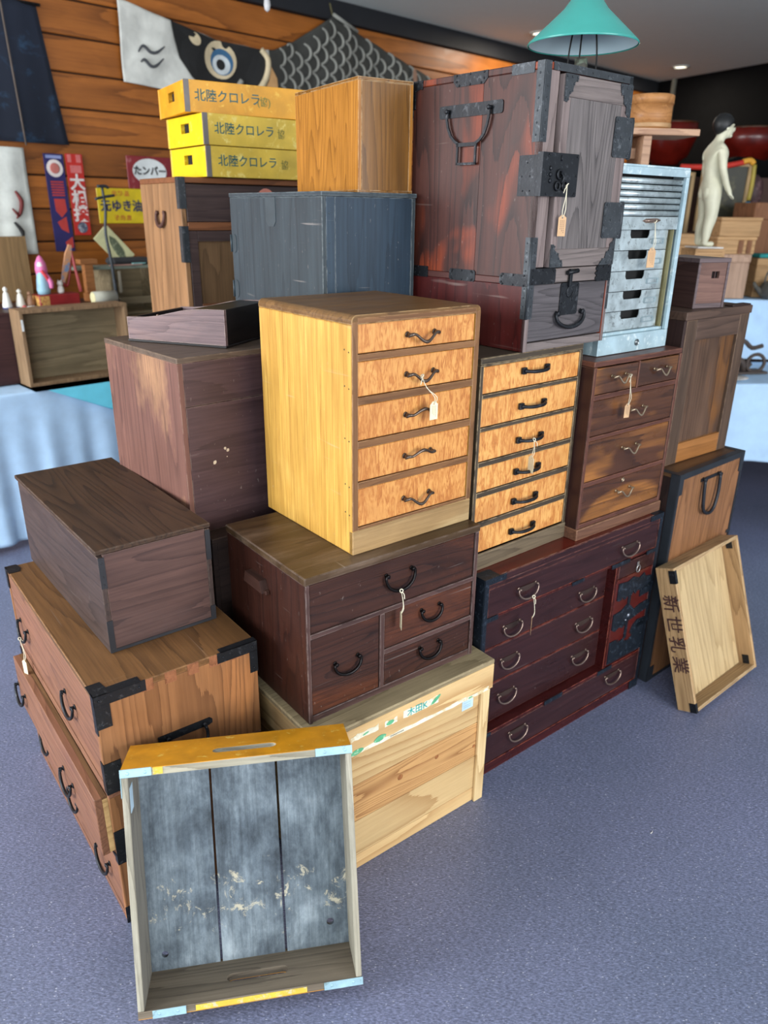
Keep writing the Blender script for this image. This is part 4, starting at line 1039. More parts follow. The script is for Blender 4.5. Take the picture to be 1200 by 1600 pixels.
part('rail', MB().fbox(FR, .0785, .3455, .0, .070, -.016, .001, .001), wood('amber_rail', (140, 88, 44), (178, 120, 66), 'x', 5, .4, .5, .25, .12), t)
part('panel', MB().fbox(FR, .0785, .3455, .070, .430, -.018, -.010), fp, t)
part('bottom_panel', MB().box(.0145, .02, 0, a-.0145, b-.013, .01), fs, t)
part('trim', MB().box(.28, -.004, h+.0002, .40, .03, h+.006, .002), es_, t)
t = thing('small_lidded_box', 'small brown lidded box with square slot, on top of slim panelled cabinet', 'box', (1.0234, 2.5951, 1.3582), 24.7)
a, b, h = .140, .20, .160
gf = wood('small_box_front', (98, 70, 62), (132, 98, 86), 'x', 5, .5, .5, .25, .15); gd = wood('small_box_dark', (52, 36, 34), (80, 58, 54), 'y', 4, .5, .5, .2, .1); ge = wood('small_box_edge', (86, 72, 74), (112, 96, 96), 'x', 4, .5, .5, .2, .1)
part('side_panel', MB().box(0, 0, 0, .010, b, h-.014, .0008), gd, t); part('side_panel', MB().box(a-.010, 0, 0, a, b, h-.014, .0008), gd, t)
part('back_panel', MB().box(.0102, b-.01, 0, a-.0102, b, h-.014), gd, t)
mb = MB(); mb.add(curve_mesh([rectp(.0102, .016, a-.0102, h-.0145), rectp(.066, .096, .100, .118)], .010), basis((0, .006, 0), (1, 0, 0), (0, 0, 1), (0, -1, 0)))
part('front_panel', mb, gf, t)
part('slot_bar', MB().box(.080, .002, .096, .084, .009, .118), gd, t)
part('stile', MB().fbox(FR, 0.0005, .0098, 0, h-.0145, -.001, .0015), ge, t); part('stile', MB().fbox(FR, a-.0098, a-.0005, 0, h-.0145, -.001, .0015), ge, t)
part('base_rail', MB().box(.0102, 0, 0, a-.0102, .012, .0155, .0008), ge, t)
part('inner_shade', MB().box(.011, .014, .0, a-.011, .018, h-.015), BLACK, t)  # black sheet behind the slot, standing in for interior shade
part('lid', MB().box(-.001, -.003, h-.0138, a+.001, b+.001, h, .001), ge, t)

# ------------------------------------------------------------------ leaning crates
def crate_obj(name, label, X, Y, yaw, th):
    o = thing(name, label, 'crate', (X, Y, 0))
    o.rotation_mode = 'QUATERNION'
    o.rotation_quaternion = (Matrix.Rotation(rad(yaw), 4, 'Z') @ Matrix.Rotation(-rad(th), 4, 'X')).to_quaternion()
    return o
t = crate_obj('slatted_crate', 'empty weathered grey crate with yellow ends and pale blue straps leaning in front', -.5337, 1.2077, 10.63, 17.47)
W_, H_, D_ = .483, .551, .1362
gi = wood('slate_board', (72, 80, 86), (108, 118, 124), 'z', 4, .7, .5, .35, .4, patch=(150, 160, 166), patchamt=.45, patchscale=3, ringscale=2.5)
def slate_mat():
    b = NB('slate_board_stained')
    v = b.coord(rnd=False)
    n1 = b.noise(b.coord(rnd=False, scale=(1.3, 1.3, .75)), 6.5, 7, .15, .72); n2 = b.noise(b.coord(scale=(140, 140, 6)), 1, 4, .1, .65)
    col = b.ramp(n1, [(.34, lin((50, 58, 65))), (.47, lin((84, 94, 102))), (.58, lin((116, 127, 134))), (.70, lin((152, 162, 168)))])
    n5 = b.noise(v, 2.2, 3, .5)
    col = b.mix(b.math('MULTIPLY', b.math('SUBTRACT', n5, .5), 3, True), col, lin((70, 80, 88)))
    col = b.mix(1.0, col, b.ramp(n2, [(.3, (.72,)*3), (.6, (1.12,)*3)]), 'MULTIPLY')
    n3 = b.noise(v, 26, 8, .6, .75)
    sp = b.n('SeparateXYZ'); b.l(v, sp.inputs[0])
    band = b.math('SUBTRACT', 1.0, b.math('MULTIPLY', b.math('ABSOLUTE', b.math('SUBTRACT', sp.outputs[2], .165)), 9), True)
    lo = b.noise(v, 7, 2, .4)
    k = b.math('MULTIPLY', b.math('SUBTRACT', b.math('ADD', b.math('MULTIPLY', n3, 1.0), b.math('MULTIPLY', b.math('MULTIPLY', band, lo), .28)), .66), 14, True)
    col = b.mix(b.math('MULTIPLY', k, .85), col, lin((196, 186, 160)))
    b.l(col, b.b.inputs['Base Color']); b.b.inputs['Roughness'].default_value = .75
    bp = b.n('Bump'); bp.inputs['Strength'].default_value = .4; bp.inputs['Distance'].default_value = .001; b.l(n2, bp.inputs['Height']); b.l(bp.outputs[0], b.b.inputs['Normal'])
    return b.m
gi = slate_mat()
gr = wood('silvered_wood', (128, 120, 104), (180, 172, 152), 'z', 4, .75, .55, .3, .4, patch=(206, 200, 184), patchamt=.4)
grx = wood('silvered_wood_cross', (134, 124, 104), (186, 178, 156), 'x', 4, .75, .55, .3, .4, patch=(206, 200, 184), patchamt=.4)
gry = wood('brown_grey_inner', (98, 86, 72), (136, 122, 104), 'x', 5, .75, .5, .3, .35)
gin = wood('grey_inner_side', (104, 100, 92), (146, 140, 128), 'z', 5, .75, .5, .3, .35)
YEL = plain('ochre_paint', (206, 140, 22), .45, spot=(222, 190, 90), spotamt=.12, sscale=45, mott=.14, bump=.1)
TIN = plain('pale_blue_tin', (168, 202, 212), .4, .3, spot=(120, 140, 140), spotamt=.15, sscale=70)
sth = .013; eth = .017
x_ = [sth, .168, .1735, .318, .3235, W_-sth]
holes = [(.04, .045), (W_-.045, .075)]
for i in range(3):
    x0, x1 = x_[2*i]+.0, x_[2*i+1]
    sp = [rectp(x0, eth, x1, H_-eth)]
    if i == 0: sp.append([(.045+.008*math.cos(k*PI/5), .055+.008*math.sin(k*PI/5)) for k in range(10)])
    if i == 2: sp.append([(W_-.055+.009*math.cos(k*PI/5), .075+.009*math.sin(k*PI/5)) for k in range(10)])
    part('plank', MB().add(curve_mesh(sp, .009), basis((0, -.0055, 0), (1, 0, 0), (0, 0, 1), (0, -1, 0))), gi, t)
part('side_board', MB().box(0, -D_, eth, sth, -.0005, H_-eth, .0015), gr, t)
part('side_board', MB().box(W_-sth, -D_, eth, W_, -.0005, H_-eth, .0015), gr, t)
part('side_lining', MB().box(sth, -D_+.004, eth+.0005, sth+.0006, -.011, H_-eth-.0005), gin, t)
def slotboard(z0, z1, up):
    out = rectp(0, -D_, W_, -.0005); cx = W_/2; cy = -D_*.60 if up else -D_*.52
    slot = []
    for sx, a0 in ((1, -90), (-1, 90)):
        for k in range(7):
            a_ = rad(a0+30*k); slot.append((cx+.012+sx*.056+.0135*math.cos(a_), cy+.0135*math.sin(a_)))
    return MB().add(curve_mesh([out, slot], z1-z0), Matrix.Translation((0, 0, (z0+z1)/2)))
e1 = part('end_board', slotboard(H_-eth, H_-.0012, True), grx, t)
e2 = part('end_board', slotboard(0.0012, eth, False), gry, t)
part('paint_coat', slotboard(H_-.0012, H_, True), YEL, e1, 'yellow painted face')
part('paint_coat', slotboard(0, .0012, False), YEL, e2, 'yellow painted face')
mb = MB()
for x0, x1 in ((-.002, .062), (W_-.078, W_+.002)):
    mb.box(x0, -D_-.0018, H_-eth, x1, -D_, H_+.001, .0005)
    for q in (.25, .8): mb.stud((x0+(x1-x0)*q, -D_-.0018, H_-eth/2), (0, -1, 0), .0035, .001)
clusters('corner_strap', mb, TIN, e1, label='pale blue metal strap')
mb = MB()
for x0, x1 in ((.03, .10), (W_-.085, W_+.002)):
    mb.box(x0, -D_-.0018, -.001, x1, -D_, eth, .0005)
    for q in (.2, .75): mb.stud((x0+(x1-x0)*q, -D_-.0018, eth/2), (0, -1, 0), .0035, .001)
clusters('corner_strap', mb, TIN, e2, label='pale blue metal strap')
part('strap', MB().box(-.0012, -D_-.001, H_-.06, 0, -.06, H_-eth), TIN, e1)
part('paint_remnant', MB().box(.12, -D_-.0006, .002, .36, -D_, eth-.003), plain('yellow_remnant', (214, 184, 60), .6, spot=(190, 180, 150), spotamt=.5, sscale=60), e2)
part('paint_remnant', MB().box(.065, -D_-.0006, H_-eth+.001, .085, -D_, H_-.001), plain('yellow_remnant', (214, 184, 60)), e1)
part('sticker', MB().box(sth+.0007, -D_+.012, H_-.10, sth+.0014, -D_+.045, H_-.045), plain('pale_blue_sticker', (196, 222, 238)), t)

t = crate_obj('shallow_crate', 'shallow pale wooden tray crate with brown lettering leaning on the iron-edged chest', 1.0640, 2.2420, 40.79, 18.9)
W_, H_, D_ = .462, .529, .0705
vi = wood('tray_bottom', (186, 154, 106), (214, 186, 140), 'z', 4, .6, .5, .2, .2, varv=.1)
vs = wood('tray_side', (150, 114, 74), (196, 158, 112), 'z', 8, .65, .45, .25, .3, wear=(214, 190, 150), wearw=.003)
vx = wood('tray_cross', (140, 110, 76), (190, 158, 116), 'x', 8, .65, .45, .25, .3, wear=(214, 190, 150), wearw=.003)
xs = [.014, .075, .16, .30, W_-.014]
for x0, x1 in zip(xs[:-1], xs[1:]): part('plank', MB().box(x0+.0012, -.010, .014, x1-.0012, -.001, H_-.014, .0012), vi, t)
part('side_board', MB().box(0, -D_, .0, .013, 0, H_, .0015), vs, t)
part('side_board', MB().box(W_-.013, -D_, 0, W_, 0, H_, .0015), vs, t)
part('end_board', MB().box(.0132, -D_+.001, 0, W_-.0132, 0, .013, .0015), vx, t)
part('end_board', MB().box(.0132, -D_+.001, H_-.013, W_-.0132, 0, H_, .0015), vx, t)
mb = MB()
for z0, z1 in ((H_-.055, H_-.008), (.0, .035)): mb.box(-.0015, -D_-.0015, z0, 0, -D_+.022, z1); mb.box(-.0015, -D_-.0015, z0, .012, -D_, z1)
for z0, z1 in ((H_-.05, H_-.016), (.014, .05)): mb.box(W_-.0145, -D_+.02, z0, W_-.0132, -D_+.045, z1)
clusters('corner_strap', mb, IRON, t)
tm = text_mesh('新世乳業', .064, .0006, .0007, 1.35)
part('lettering', MB().add(tm, basis((-.0008, -D_*.50, H_*.545), (0, 0, -1), (0, -1, 0), (-1, 0, 0))), plain('brown_stencil', (74, 42, 36), .7), t)

# ------------------------------------------------------------------ price tags
def loc2w(o, p): return tuple(Matrix.Translation(o.location) @ o.rotation_euler.to_matrix().to_4x4() @ Vector(p))
def world(X, Y, Z, yaw, p):
    c_, s_ = math.cos(rad(yaw)), math.sin(rad(yaw)); return (X+p[0]*c_-p[1]*s_, Y+p[0]*s_+p[1]*c_, Z+p[2])
ptag(0, world(-.0735, 1.6238, .8853, 38.54, (.182, -.024, .411)), .066, 38, CREAM, 'cream price tag tied to second handle of the honey-sided chest', fall=(.034, -.006), tail=True)
ptag(0, world(.3591, 1.9905, 1.308, 40.16, (.082, -.030, .404)), .072, 5, KRAFT, 'tan price tag hanging from the lock of the tall iron-bound cabinet', cardw=.020, cardh=.050, fall=(-.004, 0))
ptag(0, world(.6201, 2.2277, 1.2585, 38.38, (.195, -.008, .370)), .075, 30, KRAFT, 'brown price tag hanging over drawers of steel shutter cabinet', cardw=.032, cardh=.056, fall=(0, -.002), tail=False)
ptag(0, world(.5961, 2.1453, .7016, 38.07, (.148, -.022, .502)), .088, 30, KRAFT, 'brown price tag hanging from top left brass handle of brown chest', cardw=.022, cardh=.044, fall=(.004, 0))
ptag(0, world(.2416, 1.906, .7016, 39.9, (.205, -.026, .360)), .050, 118, CREAM, 'price tag seen edge-on, tied to a black pull of burl drawers', cardh=.05, fall=(0, .004))
ptag(0, world(-.1756, 1.5002, .4895, 37.57, (.262, -.022, .291)), .062, 100, CREAM, 'cream price tag on top drawer handle of dark red-brown chest', cardw=.020, cardh=.048)
ptag(0, world(.2832, 1.8599, 0, 38.37, (.190, -.020, .598)), .066, 80, KRAFT, 'tan price tag on upper left handle of oxblood-red lacquered chest', cardw=.028, cardh=.056, fall=(-.006, 0))
ptag(0, world(-.6228, 1.3513, .401, 37.81, (-.020, .650, .098)), .075, 150, CREAM, 'cream price tag on far handle of light brown chest, left edge', cardw=.018, cardh=.05)

# ------------------------------------------------------------------ background left
def wthing(name, label, cat, s, t_, z, dyaw=0, group=None): return thing(name, label, cat, wallframe(s, t_, z), WY+dyaw, group)
def cloth(name, c, rough=.85): return plain(name, c, rough, mott=.06)
# table with pale blue cloth
t = wthing('display_table', 'long display table beside the wooden wall, hidden by pale blue cloth', 'table', -1.2, .78, 0)
part('tabletop', MB().box(0, 0, .765, 1.34, .74, .79, .002), plain('table_grey', (120, 120, 120), .5), t)
for x, y in ((.05, .05), (1.27, .05), (.05, .68), (1.27, .68)): part('leg', MB().box(x, y, 0, x+.03, y+.03, .765), IRON, t)
def tc(u, v):
    s = -.01+u*1.365; fold = math.sin(u*58)*.5+math.sin(u*23+1)*.5
    if v < .33: return (s, .74*(1-v/.33), .793)
    if v < .39: a_ = (v-.33)/.06*PI/2; return (s, -.014*math.sin(a_), .793-.014*(1-math.cos(a_)))
    q = (v-.39)/.61; hem = .03+.12*max(0, (u-.62)/.38)**1.5
    return (s+.012*math.sin(u*40)*q, -.014-.03*q*(.6+fold*.8), .779-(.779-hem)*q)
BLU = cloth('pale_blue_cloth', (190, 222, 252))
o = part('tablecloth', sheet(150, 66, tc), BLU); o.location = wallframe(-1.2, .78); o.rotation_euler = (0, 0, rad(WY))
tag(o, 'pale blue cloth draped over long table at left, hanging in folds', 'tablecloth')
TURQ = cloth('turquoise_cloth', (120, 228, 252))
mb = MB()
def Lp(pts, y, z):
    return [mb.bm.verts.new((a_, y_, z_)) for a_, y_, z_ in pts]
v = Lp([(.72, -.052, .7955), (1.35, -.052, .7955), (1.35, .5, .7955), (.72, .5, .7955)], 0, 0); mb.bm.faces.new(v)
v2 = Lp([(.78, -.054, .7950), (1.35, -.054, .7950), (1.34, -.066, .62), (1.24, -.066, .585), (1.10, -.064, .645)], 0, 0); mb.bm.faces.new(v2[::-1])
bmesh.ops.solidify(mb.bm, geom=list(mb.bm.faces), thickness=.0015)
o = part('cloth_runner', mb, TURQ); o.location = wallframe(-1.2, .78); o.rotation_euler = (0, 0, rad(WY))
tag(o, 'turquoise cloth on the left table with a pointed corner hanging down', 'cloth')
# leaning drawer box on the table
t = wthing('wooden_drawer_box', 'empty weathered wooden drawer box on its side on the blue-clothed table', 'box', -.47, .74, .800)
dwm = wood('dusty_wood', (120, 104, 78), (152, 136, 106), 'x', 4, .7, .5, .35, .2, ringscale=2.2); dws = wood('dusty_edge', (120, 92, 66), (166, 134, 100), 'z', 5, .7, .5, .3, .2)
a, b, h = .56, .13, .378
part('side_board', MB().box(0, 0, 0, .018, b, h, .0015), dws, t); part('side_board', MB().box(a-.018, 0, 0, a, b, h, .0015), dws, t)
part('side_board', MB().box(.0182, 0, h-.018, a-.0182, b, h, .0015), dws, t); part('side_board', MB().box(.0182, 0, 0, a-.0182, b, .018, .0015), dws, t)
part('bottom_board', MB().box(.0182, b-.012, .0182, a-.0182, b, h-.0182), dwm, t)
part('sticker', MB().box(.004, -.001, h-.10, .014, 0, h-.045), plain('white_sticker', (232, 236, 236)), t)
# dark chest behind drawer box carrying the toys
t = wthing('wooden_chest', 'dark wine-brown chest on the left table behind the empty drawer box', 'chest', -1.15, .60, .7995)
plainbox(t, 1.305, .42, .356, wood('wine_chest', (52, 30, 32), (74, 46, 46), 'x', 3, .5, .5, .3, .1), None)
ZT = .7995+.356+.0005
RED = plain('toy_red', (140, 32, 34), .45); PINK = plain('toy_pink', (228, 120, 172), .5); WH = plain('toy_white', (236, 230, 222), .5); SKY = plain('toy_blue', (150, 190, 208), .5)
t = wthing('toy_box', 'small red lacquer box with painted end in front of the toys', 'box', -.27, .50, ZT)
part('body', MB().box(0, 0, 0, .215, .10, .062, .003), RED, t); part('painted_end', MB().box(-.0008, .005, .006, 0, .095, .056), plain('gold_print', (206, 160, 90), .5, spot=(150, 40, 40), spotamt=.6, sscale=60), t)
part('painted_panel', MB().box(.004, -.0008, .006, .052, 0, .056), plain('gold_print', (206, 160, 90)), t)
zb = ZT+.063
t = wthing('hooded_doll', 'small doll in pink hood and pale blue robe standing on red box', 'figurine', -.225, .455, zb)
part('robe', MB().lathe([(.030, 0), (.034, .02), (.030, .06), (.024, .10), (.012, .13)], seg=18), SKY, t)
part('head', MB().lathe([(.004, .122), (.016, .130), (.020, .145), (.016, .160), (.004, .168)], seg=16), WH, t)
part('hood', MB().lathe([(.028, .095), (.030, .125), (.026, .155), (.012, .185), (.001, .195)], (.005, .008, 0), 18), PINK, t)
part('sash', MB().tube([(-.01, -.03, .12), (.01, -.034, .09), (.028, -.02, .06)], .008, 8), plain('toy_coral', (226, 70, 80), .5), t)
part('sleeve', MB().tube([(.015, -.02, .10), (.03, -.034, .06), (.028, -.036, .03)], [.010, .014, .010], 8), PINK, t)
t = wthing('cat_figurine', 'tiny white cat figurine on the red box beside the doll', 'figurine', -.135, .455, zb)
part('body', MB().lathe([(.014, 0), (.018, .012), (.014, .03), (.010, .038)], seg=14), WH, t)
part('head', MB().lathe([(.003, .034), (.013, .040), (.015, .050), (.010, .060), (.002, .063)], seg=14), WH, t)
mb = MB(); mb.lathe([(.005, 0), (.001, .012)], (-.008, 0, .057), 6); mb.lathe([(.005, 0), (.001, .012)], (.008, 0, .057), 6)
part('ear', mb, WH, t)
t = wthing('wooden_bird_toy', 'carved long-beaked painted toy with colourful wing leaning above the red box', 'toy', -.075, .44, zb)
mb = MB(); mb.poly(lambda s, z_, o: (s, -o, z_), [(-.045, .055), (-.035, .10), (-.005, .20), (.02, .245), (.035, .24), (.03, .20), (.0, .11), (-.03, .05)], -.006, .006)
part('wing', mb, plain('wing_print', (206, 150, 110), .5, spot=(110, 130, 160), spotamt=.55, sscale=30), t)
part('prop', MB().tube([(.028, 0, .22), (.04, 0, .12), (.055, 0, .0)], [.006, .008, .010], 8), plain('toy_rose', (196, 90, 90), .5), t)
part('keel', MB().tube([(-.035, 0, .05), (-.01, 0, .04), (.03, 0, .19)], [.008, .007, .004], 8), RED, t)
for k, (s, c_, hh, lab, cat) in enumerate(((-.415, (236, 234, 228), .11, 'white pointed figurine at left edge of the toy row', 'figurine'), (-.348, (232, 228, 216), .095, 'white slanted figurine second from left in the toy row', 'figurine'), (-.298, (150, 110, 84), .08, 'small brown figurine between the white figurines and red box', 'figurine'))):
    t = wthing('figurine', lab, cat, s, .44, ZT)
    m_ = plain('figurine_'+'abc'[k], c_, .5)
    part('body', MB().lathe([(.022, 0), (.024, .015), (.012, hh*.7), (.006, hh*.78)], seg=14), m_, t); part('head', MB().lathe([(.003, hh*.75), (.011, hh*.82), (.011, hh*.92), (.002, hh)], seg=12), m_, t)
    part('base', MB().lathe([(.024, -.0005), (.026, .004), (.022, .008)], seg=14), plain('toy_navy', (60, 66, 120), .5), t)
t = wthing('trinket_dish', 'flat cream dish of trinkets at front of the toy row', 'dish', -.33, .535, ZT)
part('dish', MB().lathe([(.03, 0), (.055, .008), (.058, .010), (.03, .004)], seg=24), CREAM, t)
part('trinket', MB().tube([(-.02, 0, .01), (.02, .01, .012)], .006, 6, sm=1), WH, t); part('trinket', MB().lathe([(.012, .004), (.012, .015), (.003, .022)], (-.03, .012, 0), 10), plain('toy_rose', (196, 90, 90)), t)
t = wthing('paper_roll', 'pale bundle roll lying right of the red toy box', 'roll', .030, .535, ZT+.034)
part('roll', MB().tube([(-.030, 0, 0), (.10, 0, 0)], [.034, .034], 20, sm=1), plain('roll_grey', (186, 184, 168), .8, spot=(150, 156, 160), sscale=20), t)
part('end_disc', MB().tube([(-.032, 0, 0), (-.030, 0, 0)], [.028, .034], 20, sm=1), plain('roll_cream', (214, 206, 160), .8), t)
t = wthing('wooden_stool', 'little orange-brown wooden stand behind the pale roll', 'stand', .03, .385, ZT)
os_ = wood('orange_wood', (150, 92, 50), (190, 126, 74), 'x', 5, .6, .5, .2, .1)
part('top', MB().box(-.01, 0, .20, .09, .06, .225, .002), os_, t); part('post', MB().box(.015, .01, .045, .065, .05, .20, .002), os_, t); part('foot', MB().box(.01, -.02, 0, .15, .06, .044, .002), os_, t)
# iron stand
t = wthing('iron_stand', 'rough grey iron rod stand with short cross arms before the banners', 'stand', .168, .445, ZT)
mb = MB(); mb.tube([(.01, 0, .005), (.005, 0, .2), (-.01, 0, .36), (.005, 0, .48), (.0, 0, .60)], [.011, .009, .008, .008, .007], 8)
part('rod', mb, IRON2, t); part('arm', MB().tube([(-.045, 0, .535), (.0, 0, .545), (.065, 0, .555)], .007, 8), IRON2, t)
part('arm', MB().tube([(-.025, 0, .598), (.02, 0, .60), (.035, 0, .59)], .008, 8), IRON2, t); part('foot', MB().lathe([(.030, 0), (.028, .006), (.01, .012)], seg=20), IRON2, t)
# grey crates and rack board right of it
t = wthing('old_box', 'grubby grey-brown open box below the tilted picture card', 'box', .22, .30, ZT-.10)
part('side_board', MB().box(0, 0, 0, .015, .22, .26, .001), dwm, t); part('side_board', MB().box(.30, 0, 0, .315, .22, .26, .001), dwm, t)
part('bottom_board', MB().box(.0152, 0, 0, .2998, .22, .015), dwm, t); part('back_board', MB().box(.0152, .205, .0152, .2998, .22, .26), dwm, t); part('cross_board', MB().box(.0152, 0, .06, .2998, .012, .10), dwm, t)
part('hanging_strip', MB().box(.05, -.006, .13, .065, -.001, .25), plain('strip_grey', (170, 160, 140), .7), t)
t = wthing('display_stand', 'wooden trestle table under the grey-brown open box at the back', 'table', .19, .34, 0)
part('top', MB().box(0, 0, 1.02, .50, .30, 1.05, .002), dwm, t)
for x, y in ((.0, .0), (.47, 0), (.0, .27), (.47, .27)): part('leg', MB().box(x, y, 0, x+.03, y+.03, 1.02), dwm, t)
t = wthing('shelf_board', 'narrow grey-green board lying across the open box beside iron stand', 'board', .02, .32, ZT+.162)
part('board', MB().box(0, 0, 0, .50, .14, .018, .002), wood('greygreen_board', (112, 124, 112), (150, 158, 140), 'x', 4, .7, .5, .3, .2), t)
t = wthing('cloth_bundle', 'folded dark grey cloth bundle on the grey-green board', 'cloth', .25, .30, ZT+.181)
part('bundle', MB().box(0, 0, 0, .24, .11, .04, .014), plain('dark_cloth', (52, 52, 54), .9), t)
t = wthing('booklet', 'small pink and aqua folded paper on the front edge of board', 'paper', .22, .325, ZT+.181)
part('paper', MB().box(0, 0, 0, .20, .018, .006, .001), plain('dusty_pink', (196, 150, 136), .7), t); part('paper', MB().box(.14, -.002, .0065, .22, .018, .012, .001), plain('aqua_paper', (140, 196, 192), .7), t)
# tilted picture card
t = thing('picture_card', 'cream picture card with ink landscape tilted above the open box', 'picture', wallframe(.30, .16, 1.558), 0)
t.rotation_euler = (0, rad(47), rad(WY))
cd = part('card', MB().box(0, 0, -.115, .235, .008, 0, .001), plain('cream_picture', (214, 210, 160), .6), t)
mb = MB(); mb.poly(FR, [(.05, -.035), (.09, -.02), (.17, -.03), (.22, -.06), (.20, -.085), (.12, -.075), (.08, -.06)], 0, .0006)
part('painted_landscape', mb, plain('ink_green', (96, 104, 80), .6, spot=(170, 176, 140), spotamt=.5, sscale=50), cd)
# ---- things hung on the wall: frame with origin on wall
def onwall(name, label, cat, s, z, group=None): return thing(name, label, cat, wallframe(s, .004, z), WY, group)
def hang(w1, w2, h1, fold=.006, sk=0.0, nu=26, nv=20):
    """hanging cloth: width w1 at top, w2 at bottom, skew sk"""
    return sheet(nu, nv, lambda u, v: ((u-.0)*(w1+(w2-w1)*v)+sk*v, -.012-fold*(1+math.sin(u*17+v*2)), -h1*v))
t = onwall('indigo_banner', 'large dark indigo cloth banner hanging at the upper left corner', 'banner', -.62, 2.64)
part('cloth', hang(.74, .82, .665, .008), plain('indigo', (22, 30, 46), .9, spot=(36, 60, 84), spotamt=.3, sscale=5), t)
part('cord', MB().tube([(.55, -.035, .02), (.56, -.037, -.3), (.575, -.036, -.68)], .005, 6), plain('cord_brown', (92, 80, 72), .8), t)
part('rod', MB().tube([(-.02, -.02, 0), (.76, -.02, 0)], .008, 8, sm=1), IRON, t)
t = onwall('white_banner', 'white cloth banner with dark red brush marks at the left edge', 'banner', -.50, 1.947)
part('cloth', hang(.445, .44, .55, .006), plain('off_white_cloth', (214, 216, 208), .9), t)
mb = MB(); mb.tube([(.36, -.032, -.22), (.385, -.032, -.27), (.37, -.032, -.33), (.345, -.032, -.36)], [.006, .012, .010, .003], 6); mb.tube([(.33, -.032, -.31), (.36, -.032, -.345)], [.004, .010], 6)
part('brush_mark', mb, plain('dark_red_ink', (110, 36, 34), .7), t)
part('brush_mark', MB().tube([(.33, -.032, -.38), (.365, -.032, -.43), (.36, -.032, -.47)], [.006, .012, .004], 6), plain('black_ink', (30, 28, 28), .7), t)
t = onwall('wooden_board', 'pale brown upright plank leaning on the wall under the white banner', 'board', -.48, 1.18)
t.location = wallframe(-.48, .12, ZT)
part('board', MB().box(0, 0, 0, .325, .02, .34, .002), wood('plank_tan', (124, 96, 62), (158, 126, 86), 'z', 5, .65, .5, .2, .15), t)
NAVY = plain('banner_navy', (44, 38, 96), .7); PRED = plain('banner_red', (192, 62, 56), .7); PWH = plain('banner_white', (232, 220, 214), .7)
t = onwall('vertical_banner', 'tall narrow navy banner with round baseball emblem and red lettering', 'banner', .05, 1.927)
part('cloth', MB().box(0, -.006, -.52, .112, -.001, 0, .001), NAVY, t)
mb = MB(); mb.lathe([(.046, 0), (.046, .001)], (.056, -.0062, -.075), 28, Matrix.Rotation(rad(90), 3, 'X')); part('emblem', mb, PWH, t)
mb = MB(); mb.lathe([(.026, 0), (.028, .0006), (.024, .0006)], (.056, -.0074, -.075), 24, Matrix.Rotation(rad(90), 3, 'X')); part('emblem_ring', mb, plain('pale_red', (206, 120, 110), .7), t)
mb = MB(); mb.poly(FR, rectp(.012, -.024, .10, -.008), .006, .0068); part('print', mb, plain('pale_blue_print', (150, 160, 206), .7), t)
mb = MB()
for k in range(6): mb.poly(FR, rectp(.022, -.150-.014*k, .094, -.142-.014*k), .006, .0068)
mb.poly(FR, [(.028, -.235), (.09, -.235), (.094, -.30), (.06, -.335), (.03, -.30)], .006, .0068)
part('lettering', mb, PRED, t)
mb = MB(); mb.poly(FR, [(.06, -.47), (.106, -.44), (.106, -.50), (.07, -.505)], .006, .0068); mb.poly(FR, [(.03, -.36), (.085, -.33), (.09, -.42), (.05, -.40)], .006, .0068); part('print', mb, PRED, t)
t = onwall('vertical_banner', 'short narrow red banner with white lettering right of the navy one', 'banner', .175, 1.932)
part('cloth', MB().box(0, -.006, -.437, .098, -.001, 0, .001), plain('banner_scarlet', (200, 44, 34), .7), t)
mb = MB()
for i, ch in enumerate('大相撲'):
    mb.add(text_mesh(ch, .088, .001, .003), basis((.052, -.0068, -.155-.085*i), (1, 0, 0), (0, 0, 1), (0, -1, 0)))
part('lettering', mb, PWH, t)
mb = MB(); mb.poly(FR, rectp(.01, -.045, .032, -.004), .006, .0068); mb.poly(FR, rectp(.06, -.045, .088, -.004), .006, .0068); mb.poly(FR, rectp(.02, -.10, .085, -.06), .006, .0068); part('print', mb, plain('banner_pink', (224, 120, 116), .7), t)
mb = MB(); mb.lathe([(.030, 0), (.030, .001)], (.05, -.0062, -.395), 20, Matrix.Rotation(rad(90), 3, 'X')); part('emblem', mb, plain('slate_print', (84, 92, 110), .7, spot=(190, 190, 196), sscale=60), t)
t = onwall('enamel_sign', 'dark red enamel sign with white oval and black brush lettering', 'sign', .545, 1.758)
part('plate', MB().box(0, -.006, 0, .30, -.001, .184, .002), plain('maroon_enamel', (132, 34, 40), .4, spot=(170, 100, 100), spotamt=.2, sscale=14), t)
mb = MB(); M_ = Matrix.Rotation(rad(90), 3, 'X') @ Matrix.Diagonal((1.45, .92, 1)).to_3x3(); mb.lathe([(.078, 0), (.078, .001)], (.148, -.0062, .100), 32, M_); part('oval', mb, plain('sign_white', (226, 230, 228), .5), t)
mb = MB(); mb.add(text_mesh('たンバー', .055, .001, .002), basis((.150, -.0078, .100), (1, 0, 0), (0, 0, 1), (0, -1, 0))); part('lettering', mb, plain('black_ink', (30, 28, 28)), t)
t = onwall('enamel_sign', 'bright yellow enamel sign with navy lettering under the maroon sign', 'sign', .335, 1.560)
part('plate', MB().box(0, -.006, 0, .30, -.001, .197, .002), plain('yellow_enamel', (222, 192, 18), .4), t)
mb = MB(); mb.add(text_mesh('元ゆき油', .068, .001, .0022), basis((.150, -.0068, .095), (1, 0, 0), (0, 0, 1), (0, -1, 0))); part('lettering', mb, plain('navy_print', (40, 44, 84), .6), t)
mb = MB(); mb.add(text_mesh('化粧品', .032, .001, .001, 1.5), basis((.150, -.0068, .167), (1, 0, 0), (0, 0, 1), (0, -1, 0))); mb.add(text_mesh('特約店', .032, .001, .001, 1.5), basis((.150, -.0068, .030), (1, 0, 0), (0, 0, 1), (0, -1, 0)))
